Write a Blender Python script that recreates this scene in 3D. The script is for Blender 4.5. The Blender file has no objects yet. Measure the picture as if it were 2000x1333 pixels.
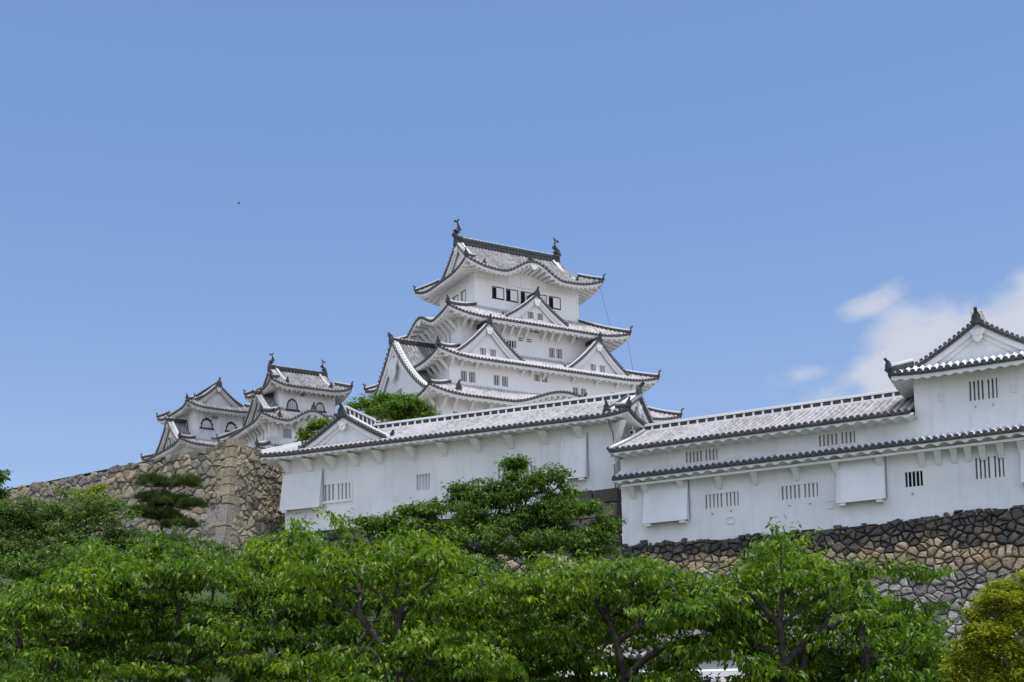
import bpy, math, random
import numpy as np
R = math.radians
PI = math.pi
sc = bpy.context.scene
COL = sc.collection

# ------------------------------------------------------------------ camera
cam = bpy.data.cameras.new("camera")
cam.sensor_width = 36.0
cam.lens = 46.8
cam.shift_y = 0.288
cam.clip_start = 0.1
cam.clip_end = 5000
cam_o = bpy.data.objects.new("camera", cam)
COL.objects.link(cam_o)
from mathutils import Matrix, Vector
cam_o.matrix_world = Matrix.Rotation(R(95), 4, 'X') @ Matrix.Rotation(R(-1.2), 4, 'Z')
sc.camera = cam_o

# ------------------------------------------------------------------ light
SUN_DIR = Vector((0.438, -0.899, 0.0)).normalized()
SUN_EL = R(75)
sd = Vector((SUN_DIR.x * math.cos(SUN_EL), SUN_DIR.y * math.cos(SUN_EL), math.sin(SUN_EL)))
sun = bpy.data.lights.new("sun", 'SUN')
sun.energy = 3.0
sun.angle = R(0.53)
sun.color = (1.0, 0.955, 0.89)
sun_o = bpy.data.objects.new("sun", sun)
COL.objects.link(sun_o)
sun_o.rotation_euler = sd.to_track_quat('Z', 'Y').to_euler()

world = bpy.data.worlds.new("World")
sc.world = world
world.use_nodes = True
wn = world.node_tree
wn.nodes.clear()
def N(nt, typ, **kw):
    n = nt.nodes.new(typ)
    for k, v in kw.items():
        setattr(n, k, v)
    return n
def L(nt, a, b):
    nt.links.new(a, b)
w_out = N(wn, 'ShaderNodeOutputWorld')
w_bg = N(wn, 'ShaderNodeBackground')
w_bg.inputs['Strength'].default_value = 0.15
sky = N(wn, 'ShaderNodeTexSky', sky_type='NISHITA')
sky.sun_disc = False
sky.sun_elevation = SUN_EL
sky.sun_rotation = math.atan2(SUN_DIR.x, SUN_DIR.y)
sky.altitude = 0
sky.air_density = 1.0
sky.dust_density = 0.25
sky.ozone_density = 3.0
# clouds: a noise field on the sky directions, kept to one bank low in the east
tc = N(wn, 'ShaderNodeTexCoord')
def math_n(nt, op, a, b=None, c=None, clamp=False):
    n = N(nt, 'ShaderNodeMath', operation=op, use_clamp=clamp)
    for i, x in enumerate((a, b, c)):
        if x is None:
            continue
        if isinstance(x, (int, float)):
            n.inputs[i].default_value = x
        else:
            L(nt, x, n.inputs[i])
    return n.outputs[0]
sep = N(wn, 'ShaderNodeSeparateXYZ')
L(wn, tc.outputs['Generated'], sep.inputs[0])
az = math_n(wn, 'ARCTAN2', sep.outputs[0], sep.outputs[1])
el = math_n(wn, 'ARCSINE', sep.outputs[2])
comb = N(wn, 'ShaderNodeCombineXYZ')
L(wn, az, comb.inputs[0]); L(wn, el, comb.inputs[1])
rotm = N(wn, 'ShaderNodeMapping')
rotm.inputs['Rotation'].default_value = (0, 0, R(-24))
rotm.inputs['Scale'].default_value = (1.0, 1.7, 1.0)
L(wn, comb.outputs[0], rotm.inputs[0])
cn = N(wn, 'ShaderNodeTexNoise')
cn.inputs['Scale'].default_value = 10.0
cn.inputs['Detail'].default_value = 7.0
cn.inputs['Roughness'].default_value = 0.52
cn.inputs['Distortion'].default_value = 0.25
L(wn, rotm.outputs[0], cn.inputs['Vector'])
def bank(a0, e0, ra, re, tilt):
    da = math_n(wn, 'SUBTRACT', az, a0)
    de = math_n(wn, 'SUBTRACT', el, e0)
    de = math_n(wn, 'SUBTRACT', de, math_n(wn, 'MULTIPLY', da, tilt))
    x = math_n(wn, 'POWER', math_n(wn, 'ABSOLUTE', math_n(wn, 'DIVIDE', da, ra)), 2.0)
    y = math_n(wn, 'POWER', math_n(wn, 'ABSOLUTE', math_n(wn, 'DIVIDE', de, re)), 2.0)
    return math_n(wn, 'SUBTRACT', 1.0, math_n(wn, 'ADD', x, y))
m1 = bank(R(22.7), R(15.2), R(10.6), R(4.5), 0.14)
m2 = bank(R(13.6), R(15.7), R(1.9), R(0.7), 0.1)
m3 = bank(R(15.6), R(18.0), R(2.6), R(0.6), 0.35)
mm = math_n(wn, 'MAXIMUM', math_n(wn, 'MAXIMUM', m1, math_n(wn, 'MULTIPLY', m2, 0.30)), math_n(wn, 'MULTIPLY', m3, 0.20))
mm = math_n(wn, 'MAXIMUM', mm, -0.6)
dens = math_n(wn, 'ADD', math_n(wn, 'MULTIPLY', mm, 0.62), math_n(wn, 'MULTIPLY', math_n(wn, 'SUBTRACT', cn.outputs['Fac'], 0.5), 1.45))
mr = N(wn, 'ShaderNodeMapRange', interpolation_type='SMOOTHSTEP')
mr.inputs['From Min'].default_value = 0.03
mr.inputs['From Max'].default_value = 0.36
mr.inputs['To Max'].default_value = 0.92
L(wn, dens, mr.inputs['Value'])
# unseen cumulus added behind and beside the viewer, brightened to fill the shaded walls
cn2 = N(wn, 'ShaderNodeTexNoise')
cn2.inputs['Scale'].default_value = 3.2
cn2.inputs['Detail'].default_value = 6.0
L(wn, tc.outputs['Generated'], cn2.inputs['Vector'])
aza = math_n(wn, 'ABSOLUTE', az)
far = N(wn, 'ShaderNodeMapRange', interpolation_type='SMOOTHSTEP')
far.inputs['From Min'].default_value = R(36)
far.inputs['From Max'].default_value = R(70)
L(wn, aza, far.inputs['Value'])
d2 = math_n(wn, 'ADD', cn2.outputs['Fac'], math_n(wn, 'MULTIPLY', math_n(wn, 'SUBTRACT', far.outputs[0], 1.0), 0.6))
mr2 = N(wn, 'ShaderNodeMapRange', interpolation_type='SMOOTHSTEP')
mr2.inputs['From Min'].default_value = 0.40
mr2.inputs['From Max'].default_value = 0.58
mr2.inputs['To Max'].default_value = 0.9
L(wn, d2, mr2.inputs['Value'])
cmix = N(wn, 'ShaderNodeMix', data_type='RGBA')
L(wn, mr.outputs[0], cmix.inputs['Factor'])
grade = N(wn, 'ShaderNodeMix', data_type='RGBA', blend_type='MULTIPLY')
grade.inputs['Factor'].default_value = 1.0
gel = N(wn, 'ShaderNodeMapRange')
gel.inputs['From Min'].default_value = R(12)
gel.inputs['From Max'].default_value = R(26)
L(wn, el, gel.inputs['Value'])
gmx = N(wn, 'ShaderNodeMix', data_type='RGBA')
gmx.inputs['A'].default_value = (1.04, 0.97, 1.00, 1)
gmx.inputs['B'].default_value = (1.07, 1.13, 1.22, 1)
L(wn, gel.outputs[0], gmx.inputs['Factor'])
L(wn, gmx.outputs['Result'], grade.inputs['B'])
L(wn, sky.outputs[0], grade.inputs['A'])
L(wn, grade.outputs['Result'], cmix.inputs['A'])
cmix.inputs['B'].default_value = (4.25, 4.4, 4.95, 1)
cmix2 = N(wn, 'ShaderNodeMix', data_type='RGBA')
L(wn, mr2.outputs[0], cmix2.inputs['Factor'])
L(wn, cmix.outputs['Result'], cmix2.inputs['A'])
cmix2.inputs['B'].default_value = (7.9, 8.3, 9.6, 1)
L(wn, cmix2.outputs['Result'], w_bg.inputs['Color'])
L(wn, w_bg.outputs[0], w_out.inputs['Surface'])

sc.view_settings.view_transform = 'Standard'
sc.view_settings.look = 'None'
sc.view_settings.exposure = 0.0
sc.view_settings.gamma = 1.0
sc.render.engine = 'CYCLES'
sc.cycles.max_bounces = 8
sc.cycles.transparent_max_bounces = 8

# ------------------------------------------------------------------ materials
def new_mat(name):
    m = bpy.data.materials.new(name)
    m.use_nodes = True
    nt = m.node_tree
    b = nt.nodes['Principled BSDF']
    b.inputs['Specular IOR Level'].default_value = 0.25
    return m, nt, b
def noise(nt, scale, detail=4, rough=0.55, coord='Object', vec=None):
    n = N(nt, 'ShaderNodeTexNoise')
    n.inputs['Scale'].default_value = scale
    n.inputs['Detail'].default_value = detail
    n.inputs['Roughness'].default_value = rough
    if vec is None:
        t = N(nt, 'ShaderNodeTexCoord'); vec = t.outputs[coord]
    L(nt, vec, n.inputs['Vector'])
    return n.outputs['Fac']
def ramp(nt, fac, stops):
    r = N(nt, 'ShaderNodeValToRGB')
    e = r.color_ramp.elements
    while len(e) < len(stops):
        e.new(0.5)
    for i, (p, c) in enumerate(stops):
        e[i].position = p
        e[i].color = (c[0], c[1], c[2], 1)
    L(nt, fac, r.inputs[0])
    return r.outputs[0]
def mixc(nt, fac, a, b, mode='MIX'):
    n = N(nt, 'ShaderNodeMix', data_type='RGBA', blend_type=mode)
    for sock, x in (('Factor', fac), ('A', a), ('B', b)):
        if isinstance(x, (int, float)):
            n.inputs[sock].default_value = x
        elif isinstance(x, tuple):
            n.inputs[sock].default_value = (*x, 1) if len(x) == 3 else x
        else:
            L(nt, x, n.inputs[sock])
    return n.outputs['Result']
def bump(nt, b, h, strength=0.3, dist=0.02):
    bn = N(nt, 'ShaderNodeBump')
    bn.inputs['Strength'].default_value = strength
    bn.inputs['Distance'].default_value = dist
    L(nt, h, bn.inputs['Height'])
    L(nt, bn.outputs[0], b.inputs['Normal'])

def plaster(name, c0, c1, stain=0.0, sc_=0.5, streak=0.15):
    m, nt, b = new_mat(name)
    f = noise(nt, sc_, 6, 0.6)
    col = ramp(nt, f, [(0.32, c1), (0.62, c0)])
    t = N(nt, 'ShaderNodeTexCoord')
    mp = N(nt, 'ShaderNodeMapping')
    mp.inputs['Scale'].default_value = (2.2, 2.2, 0.16)
    L(nt, t.outputs['Object'], mp.inputs[0])
    s = noise(nt, 1.3, 5, 0.65, vec=mp.outputs[0])
    s2 = ramp(nt, s, [(0.52, (0, 0, 0)), (0.78, (1, 1, 1))])
    col = mixc(nt, math_n(nt, 'MULTIPLY', s2, streak + stain), col, (0.42, 0.43, 0.42))
    if stain > 0:
        p = ramp(nt, noise(nt, 0.38, 5, 0.6), [(0.50, (0, 0, 0)), (0.66, (1, 1, 1))])
        col = mixc(nt, math_n(nt, 'MULTIPLY', p, stain), col, (0.30, 0.31, 0.33))
    L(nt, col, b.inputs['Base Color'])
    b.inputs['Roughness'].default_value = 0.9
    bump(nt, b, noise(nt, 9, 4), 0.12, 0.02)
    return m
M_WALL = plaster("white_plaster", (0.84, 0.835, 0.83), (0.70, 0.70, 0.695), sc_=0.35, streak=0.32)
M_WALLK = plaster("keep_plaster", (0.83, 0.82, 0.81), (0.78, 0.77, 0.76), streak=0.08)
M_WALLS = plaster("weathered_plaster", (0.78, 0.77, 0.765), (0.62, 0.62, 0.62), 0.5)
M_TRIM = plaster("trim_plaster", (0.80, 0.79, 0.77), (0.72, 0.71, 0.69))
M_TRIMW = plaster("weathered_trim", (0.66, 0.64, 0.61), (0.50, 0.485, 0.465), 0.35)

def tile_mat(name, tile, white, amount, joint):
    """UV: x = tile row (round cover tile centred on .5), y = metres up the slope"""
    m, nt, b = new_mat(name)
    uv = N(nt, 'ShaderNodeUVMap')
    s = N(nt, 'ShaderNodeSeparateXYZ')
    L(nt, uv.outputs[0], s.inputs[0])
    row = math_n(nt, 'FLOOR', s.outputs[0])
    fx = math_n(nt, 'FRACT', s.outputs[0])
    yy = math_n(nt, 'DIVIDE', s.outputs[1], 0.34)
    ti = math_n(nt, 'FLOOR', yy)
    fy = math_n(nt, 'FRACT', yy)
    wv = N(nt, 'ShaderNodeTexWhiteNoise', noise_dimensions='2D')
    c = N(nt, 'ShaderNodeCombineXYZ')
    L(nt, row, c.inputs[0]); L(nt, ti, c.inputs[1])
    L(nt, c.outputs[0], wv.inputs['Vector'])
    rnd = wv.outputs['Value']
    rc = N(nt, 'ShaderNodeCombineXYZ')
    L(nt, row, rc.inputs[0])
    wr = N(nt, 'ShaderNodeTexWhiteNoise', noise_dimensions='2D')
    L(nt, rc.outputs[0], wr.inputs['Vector'])
    # cover tile mask
    dx = math_n(nt, 'ABSOLUTE', math_n(nt, 'SUBTRACT', fx, 0.5))
    rmask = math_n(nt, 'LESS_THAN', dx, 0.27)
    edge = math_n(nt, 'GREATER_THAN', dx, 0.19)
    ns = noise(nt, 3.2, 6, 0.7)
    jm = math_n(nt, 'LESS_THAN', fy, joint)
    yy2 = math_n(nt, 'ADD', yy, wr.outputs['Value'])
    jm = math_n(nt, 'LESS_THAN', math_n(nt, 'FRACT', yy2), joint)
    w = math_n(nt, 'ADD', math_n(nt, 'MULTIPLY', jm, 0.20), math_n(nt, 'MULTIPLY', edge, 0.18))
    w = math_n(nt, 'ADD', w, math_n(nt, 'MULTIPLY', math_n(nt, 'SUBTRACT', rnd, 0.5), 0.40))
    w = math_n(nt, 'ADD', w, math_n(nt, 'MULTIPLY', math_n(nt, 'SUBTRACT', wr.outputs['Value'], 0.5), 0.35))
    w = math_n(nt, 'ADD', w, math_n(nt, 'MULTIPLY', math_n(nt, 'SUBTRACT', ns, 0.5), 1.5))
    w = math_n(nt, 'ADD', w, amount)
    pan = math_n(nt, 'MULTIPLY', math_n(nt, 'SUBTRACT', 1.0, rmask), 0.62)
    w = math_n(nt, 'SUBTRACT', w, pan, clamp=True)
    tcol = mixc(nt, rnd, tuple(x * 0.75 for x in tile), tuple(x * 1.3 for x in tile))
    tcol = mixc(nt, math_n(nt, 'MULTIPLY', ns, 0.4), tcol, (0.36, 0.35, 0.33))
    col = mixc(nt, w, tcol, white)
    L(nt, col, b.inputs['Base Color'])
    b.inputs['Roughness'].default_value = 0.75
    bump(nt, b, noise(nt, 20, 3), 0.3, 0.02)
    return m
M_TILE = tile_mat("plastered_tile", (0.17, 0.165, 0.165), (0.56, 0.53, 0.53), 0.52, 0.30)
M_TILEB = tile_mat("fresh_plastered_tile", (0.27, 0.27, 0.28), (0.86, 0.86, 0.86), 0.95, 0.34)
M_TILEW = tile_mat("weathered_tile", (0.15, 0.145, 0.15), (0.52, 0.50, 0.485), 0.20, 0.30)
M_TILEK = tile_mat("keep_tile", (0.20, 0.195, 0.20), (0.68, 0.64, 0.635), 0.62, 0.36)
def simple(name, c0, c1, scale=3.0, rough=0.8, bstr=0.2):
    m, nt, b = new_mat(name)
    f = noise(nt, scale, 5, 0.6)
    L(nt, ramp(nt, f, [(0.3, c0), (0.7, c1)]), b.inputs['Base Color'])
    b.inputs['Roughness'].default_value = rough
    bump(nt, b, noise(nt, scale * 4, 4), bstr, 0.03)
    return m
M_DARK = simple("dark_tile", (0.035, 0.036, 0.042), (0.085, 0.085, 0.09), 4, 0.6)
M_CAP = simple("eave_tile", (0.05, 0.05, 0.055), (0.14, 0.135, 0.135), 6, 0.65)
M_BRONZE = simple("fish_tile", (0.03, 0.03, 0.034), (0.09, 0.085, 0.08), 5, 0.55)
M_VOID = simple("dark_interior", (0.012, 0.012, 0.014), (0.022, 0.022, 0.024), 2, 0.9)
M_FRAMEB = simple("black_lacquer", (0.015, 0.015, 0.018), (0.035, 0.035, 0.04), 2, 0.5)
M_GREY = simple("grey_shutter", (0.30, 0.30, 0.31), (0.40, 0.40, 0.41), 2, 0.8)
M_BARK = simple("bark", (0.025, 0.02, 0.017), (0.085, 0.07, 0.06), 14, 0.9, 0.6)
M_SOIL = simple("joint_soil", (0.08, 0.07, 0.058), (0.20, 0.17, 0.14), 4, 0.95)
M_GRAVEL = simple("pale_gravel", (0.36, 0.33, 0.28), (0.46, 0.43, 0.37), 1.5, 0.95)
M_GRASS = simple("grass_ground", (0.03, 0.05, 0.015), (0.08, 0.10, 0.035), 0.8, 0.95)
M_METAL = simple("camera_shell", (0.55, 0.55, 0.55), (0.62, 0.62, 0.62), 4, 0.5)
M_CABLE = simple("cable", (0.05, 0.05, 0.05), (0.07, 0.07, 0.07), 2, 0.6)

def stone_mat(name, rough_scale=7.0):
    m, nt, b = new_mat(name)
    at = N(nt, 'ShaderNodeAttribute', attribute_name='stone_colour')
    f = noise(nt, rough_scale, 7, 0.68)
    g = noise(nt, 1.7, 6, 0.6)
    k = ramp(nt, f, [(0.28, (0.50, 0.48, 0.46)), (0.5, (0.95, 0.95, 0.95)), (0.75, (1.3, 1.28, 1.22))])
    col = mixc(nt, 1.0, at.outputs['Color'], k, 'MULTIPLY')
    lich = ramp(nt, g, [(0.54, (0, 0, 0)), (0.68, (1, 1, 1))])
    col = mixc(nt, math_n(nt, 'MULTIPLY', lich, 0.35), col, (0.13, 0.125, 0.11))
    L(nt, col, b.inputs['Base Color'])
    b.inputs['Roughness'].default_value = 0.92
    h = math_n(nt, 'ADD', noise(nt, 5, 6, 0.7), math_n(nt, 'MULTIPLY', noise(nt, 22, 4, 0.7), 0.3))
    bump(nt, b, h, 0.9, 0.12)
    return m
M_STONE = stone_mat("field_stone")

def leaf_mat(name, dark, mid, light, trans=0.35, gloss=0.32):
    m, nt, b = new_mat(name)
    at = N(nt, 'ShaderNodeAttribute', attribute_name='tint')
    col = ramp(nt, at.outputs['Fac'], [(0.0, dark), (0.5, mid), (1.0, light)])
    L(nt, col, b.inputs['Base Color'])
    b.inputs['Roughness'].default_value = gloss
    b.inputs['Specular IOR Level'].default_value = 0.35
    tr = N(nt, 'ShaderNodeBsdfTranslucent')
    hs = N(nt, 'ShaderNodeMix', data_type='RGBA', blend_type='MULTIPLY')
    hs.inputs['Factor'].default_value = 1
    hs.inputs['B'].default_value = (1.5, 1.6, 0.7, 1)
    L(nt, col, hs.inputs['A'])
    L(nt, hs.outputs['Result'], tr.inputs['Color'])
    ms = N(nt, 'ShaderNodeMixShader')
    ms.inputs[0].default_value = trans
    L(nt, b.outputs[0], ms.inputs[1]); L(nt, tr.outputs[0], ms.inputs[2])
    L(nt, ms.outputs[0], nt.nodes['Material Output'].inputs['Surface'])
    return m
M_CHERRY = leaf_mat("cherry_leaf", (0.038, 0.095, 0.006), (0.115, 0.215, 0.012), (0.300, 0.370, 0.022), trans=.43, gloss=.36)
M_MIDLEAF = leaf_mat("dark_leaf", (0.040, 0.090, 0.012), (0.085, 0.165, 0.020), (0.180, 0.255, 0.034))
M_BLUELEAF = leaf_mat("dull_leaf", (0.060, 0.110, 0.026), (0.115, 0.185, 0.044), (0.24, 0.30, 0.09), gloss=0.4)
M_YELLEAF = leaf_mat("yellow_leaf", (0.09, 0.15, 0.008), (0.21, 0.26, 0.013), (0.42, 0.40, 0.025), gloss=0.5)
M_PINE = leaf_mat("pine_needle", (0.018, 0.038, 0.012), (0.06, 0.10, 0.02), (0.17, 0.20, 0.04), 0.15, 0.5)
M_BRIGHT = leaf_mat("spring_leaf", (0.06, 0.12, 0.010), (0.115, 0.20, 0.016), (0.21, 0.28, 0.03))

# ------------------------------------------------------------------ object helpers
def label(o, text, cat=None, group=None, kind=None):
    if text: o['label'] = text
    if cat: o['category'] = cat
    if group: o['group'] = group
    if kind: o['kind'] = kind
def empty(name, loc, rz=0.0, text=None, cat=None, group=None):
    o = bpy.data.objects.new(name, None)
    COL.objects.link(o)
    o.location = loc
    o.rotation_euler = (0, 0, rz)
    o.empty_display_size = 1
    label(o, text, cat, group)
    return o

class MB:
    def __init__(s):
        s.v = []; s.f = []; s.m = []; s.uv = {}; s.c = {}
    def quad(s, a, b, c, d, m=0, uv=None):
        i = len(s.v); s.v += [a, b, c, d]; s.f.append((i, i + 1, i + 2, i + 3)); s.m.append(m)
        if uv: s.uv[len(s.f) - 1] = uv
    def poly(s, pts, m=0):
        i = len(s.v); s.v += list(pts); s.f.append(tuple(range(i, i + len(pts)))); s.m.append(m)
    def grid(s, rows, m=0, uvs=None, close=False):
        """rows: list of equal-length lists of points"""
        base = len(s.v); n = len(rows[0])
        for r in rows: s.v += r
        for i in range(len(rows) - 1):
            for j in range(n - 1 + (1 if close else 0)):
                k = (j + 1) % n
                s.f.append((base + i * n + j, base + i * n + k, base + (i + 1) * n + k, base + (i + 1) * n + j)); s.m.append(m)
                if uvs: s.uv[len(s.f) - 1] = [uvs[i][j], uvs[i][k], uvs[i + 1][k], uvs[i + 1][j]]
    def hexa(s, p, m=0):
        """p: 8 points, bottom 4 then top 4"""
        i = len(s.v); s.v += list(p)
        for q in ((0, 3, 2, 1), (4, 5, 6, 7), (0, 1, 5, 4), (1, 2, 6, 5), (2, 3, 7, 6), (3, 0, 4, 7)):
            s.f.append(tuple(i + x for x in q)); s.m.append(m)
    def box(s, x0, x1, y0, y1, z0, z1, m=0):
        s.hexa([(x0, y0, z0), (x1, y0, z0), (x1, y1, z0), (x0, y1, z0), (x0, y0, z1), (x1, y0, z1), (x1, y1, z1), (x0, y1, z1)], m)
    def beam(s, pts, w, h, m=0, z0=0.0):
        """box section (w wide, h tall, z up, bottom at z0) swept along a polyline"""
        rows = []
        for i, p in enumerate(pts):
            a = pts[max(0, i - 1)]; b = pts[min(len(pts) - 1, i + 1)]
            dx, dy = b[0] - a[0], b[1] - a[1]; l = math.hypot(dx, dy) or 1
            nx, ny = -dy / l * w / 2, dx / l * w / 2
            x, y, z = p
            rows.append([(x + nx, y + ny, z + z0), (x + nx, y + ny, z + z0 + h * 0.75), (x + nx * .55, y + ny * .55, z + z0 + h), (x - nx * .55, y - ny * .55, z + z0 + h), (x - nx, y - ny, z + z0 + h * 0.75), (x - nx, y - ny, z + z0)])
        s.grid(rows, m, close=True)
        s.poly(rows[0], m); s.poly(rows[-1][::-1], m)
    def tube(s, pts, rad, k=6, m=0, cap=True):
        rows = []
        pts = [Vector(p) for p in pts]
        for i, p in enumerate(pts):
            t = (pts[min(i + 1, len(pts) - 1)] - pts[max(i - 1, 0)])
            t = t.normalized() if t.length > 1e-6 else Vector((0, 0, 1))
            ax = t.orthogonal().normalized() if abs(t.z) > 0.95 else t.cross(Vector((0, 0, 1))).normalized()
            ay = t.cross(ax)
            r = rad[i] if hasattr(rad, '__len__') else rad
            rows.append([tuple(p + ax * r * math.cos(2 * PI * j / k) + ay * r * math.sin(2 * PI * j / k)) for j in range(k)])
        s.grid(rows, m, close=True)
        if cap: s.poly(rows[0], m); s.poly(rows[-1][::-1], m)
    def prism(s, poly, fr, t0, t1, m=0):
        """poly: list of 2D pts; fr(x, t, y) -> point; extruded from t0 to t1"""
        A = [fr(x, t0, y) for x, y in poly]; B = [fr(x, t1, y) for x, y in poly]
        s.poly(A, m); s.poly(B[::-1], m)
        n = len(poly)
        for i in range(n):
            j = (i + 1) % n
            s.quad(A[i], A[j], B[j], B[i], m)
    def build(s, name, mats, parent=None, smooth=False, text=None):
        me = bpy.data.meshes.new(name)
        me.from_pydata([tuple(p) for p in s.v], [], s.f)
        for m in (mats if isinstance(mats, (list, tuple)) else [mats]):
            me.materials.append(m)
        me.polygons.foreach_set('material_index', s.m)
        if s.uv:
            ul = me.uv_layers.new(name='UVMap')
            for fi, uv in s.uv.items():
                st = me.polygons[fi].loop_start
                for k, c in enumerate(uv):
                    ul.data[st + k].uv = c
        if s.c:
            ca = me.color_attributes.new('stone_colour', 'FLOAT_COLOR', 'CORNER')
            arr = np.ones((len(me.loops), 4), dtype=np.float32) * 0.3
            for fi, c in s.c.items():
                p = me.polygons[fi]
                arr[p.loop_start:p.loop_start + p.loop_total, :3] = c
            ca.data.foreach_set('color', arr.ravel())
        if smooth:
            me.polygons.foreach_set('use_smooth', [True] * len(me.polygons))
        me.update()
        o = bpy.data.objects.new(name, me)
        COL.objects.link(o)
        if parent: o.parent = parent
        if text: o['label'] = text
        return o

# ------------------------------------------------------------------ roof kit
SIDES = {'F': ((1, 0), (0, -1)), 'R': ((0, 1), (1, 0)), 'B': ((-1, 0), (0, 1)), 'L': ((0, -1), (-1, 0))}
class Side:
    """one side of a rectangle: a runs along the eave, d inwards from it"""
    def __init__(s, key, cx, cy, half_along, half_out):
        s.u, s.o = SIDES[key]; s.c = (cx, cy); s.h = half_along; s.e = half_out; s.key = key
    def p(s, a, d, z):
        q = s.e - d
        return (s.c[0] + s.u[0] * a + s.o[0] * q, s.c[1] + s.u[1] * a + s.o[1] * q, z)

def tile_slope(mb, P, a0, a1, sp, dlo, dhi, zf, nv=7, caps=True, m_tile=0, m_cap=1, drop=0.15):
    n = max(1, int(round((a1 - a0) / sp))); s = (a1 - a0) / n; r = 0.29 * s
    prof = [(-0.5, 0.0), (-0.29, 0.0), (-0.20, 0.74 * r), (0.0, 1.1 * r), (0.20, 0.74 * r), (0.29, 0.0)]
    cols = []
    for k in range(n):
        for fx, h in prof: cols.append((a0 + (k + 0.5 + fx) * s, h, k + 0.5 + fx))
    cols.append((a1, 0.0, float(n)))
    rows = []; uvs = []; ok = []
    for a, h, uu in cols:
        lo, hi = dlo(a), dhi(a)
        ok.append(hi - lo > 0.03)
        hi = max(hi, lo + 0.001)
        col = []; uvc = []
        for j in range(nv + 1):
            d = lo + (hi - lo) * j / nv
            col.append(P(a, d, zf(a, d) + h)); uvc.append((uu, d))
        rows.append(col); uvs.append(uvc)
    for i in range(len(rows) - 1):
        if not (ok[i] or ok[i + 1]): continue
        mb.grid([rows[i], rows[i + 1]], m_tile, [uvs[i], uvs[i + 1]])
        a, b = cols[i], cols[i + 1]
        if caps and dlo(a[0]) < 0.01:
            mb.quad(P(a[0], 0, zf(a[0], 0) + a[1]), P(b[0], 0, zf(b[0], 0) + b[1]), P(b[0], 0.02, zf(b[0], 0) - drop), P(a[0], 0.02, zf(a[0], 0) - drop), m_cap)
    if caps:
        for k in range(n):
            a = a0 + (k + 0.5) * s
            if dlo(a) > 0.01 or dhi(a) < 0.1: continue
            z = zf(a, 0) + r * 0.0; rr = r * 1.42
            ring = [P(a + rr * math.cos(t), -0.05, z + rr * math.sin(t)) for t in [2 * PI * j / 8 for j in range(8)]]
            ring2 = [P(a + rr * math.cos(t), 0.10, z + rr * math.sin(t)) for t in [2 * PI * j / 8 for j in range(8)]]
            mb.grid([ring, ring2], m_cap, close=True)
            mb.poly(ring, m_cap)
            mb.poly([P(a + rr * .55 * math.cos(t), -0.065, z + rr * .55 * math.sin(t)) for t in [2 * PI * j / 6 for j in range(6)]], m_cap + 1 if m_cap == 1 else m_cap)

def eave_scallop(mb, P, a0, a1, ze, over, per=0.5, d0=0.06, t=0.30, wave=0.09, rise=0.25):
    n = int((a1 - a0) / per * 10) + 1
    fr0 = []; fr1 = []; so1 = []
    for i in range(n + 1):
        a = a0 + (a1 - a0) * i / n
        w = wave * abs(math.cos(PI * a / per)) ** 1.2
        fr0.append(P(a, d0, ze(a) - 0.09)); fr1.append(P(a, d0, ze(a) - t + wave - (wave - w) if False else ze(a) - t - wave + w * 1.0))
        so1.append(P(a, over, ze(a) - t - wave + w + rise * over))
    mb.grid([fr0, fr1], 0); mb.grid([fr1, so1], 0)

def eave_rafter(mb, P, half, ze, over_f, lat=1.0, sp=0.62, d0=0.07, t=0.34, rise=0.28, aL=None, aR=None):
    """straight eave boards, a plain soffit and a row of rafters"""
    a0 = -half if aL is None else aL; a1 = half if aR is None else aR
    n = max(2, int((a1 - a0) / 0.45))
    g = [[], [], [], [], [], []]
    for i in range(n + 1):
        a = a0 + (a1 - a0) * i / n
        z = ze(a, 0)
        o = max(0.02, over_f(a))
        o1 = min(o, 0.34)
        g[0].append(P(a, d0, z - 0.09)); g[1].append(P(a, d0, z - 0.09 - t * .55)); g[2].append(P(a, min(o, d0 + .07), z - 0.09 - t * .55))
        g[3].append(P(a, min(o, d0 + .07), z - 0.09 - t)); g[4].append(P(a, min(o, d0 + .10), z + .06 - t * .75)); g[5].append(P(a, o, ze(a, o) + 0.06 - t * .75 + rise * (o - d0)))
    mb.grid(g, 0)
    k = int((a1 - a0) / (sp * 1.2))
    for i in range(k):
        a = a0 + (i + 0.5) * (a1 - a0) / k
        o = over_f(a)
        if o < 0.35: continue
        w = 0.155 * sp / .62
        zs = []
        for d in (0.20, o):
            zt = ze(a, d) - 0.05 - t * .75 + rise * (d - d0)
            zs.append(zt)
        zt0, zt1 = zs[0] + 0.02, zs[1] + .06
        mb.hexa([P(a - w, .20, zt0 - .30), P(a + w, .20, zt0 - .30), P(a + w, o, zt1 - .26), P(a - w, o, zt1 - .26),
                 P(a - w, .20, zt0 + .03), P(a + w, .20, zt0 + .03), P(a + w, o, zt1 + .03), P(a - w, o, zt1 + .03)], 0)

def lift(c, Ls, s, t):
    return c * max(0.0, 1 - max(0.0, s) / Ls) ** 2.2 * max(0.0, 1 - t)

def skirt_funcs(side, inner_half, depth, ze, H, k, c, Ls, bumps):
    ratio = (side.h - inner_half) / depth
    def dmax(a): return depth * min(1.0, max(0.0, (side.h - abs(a)) / max(1e-6, side.h - inner_half)))
    def zf(a, d):
        t = d / depth
        z = ze + H * ((1 - k) * t + k * t * t) + lift(c, Ls, (side.h - abs(a)) - d * ratio, t)
        for a0, w, h in bumps:
            x = abs(a - a0) / w
            if x < 1: z += h * math.cos(PI / 2 * x) ** 2 * max(0, 1 - t) ** 1.3
        return z
    return dmax, zf

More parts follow.
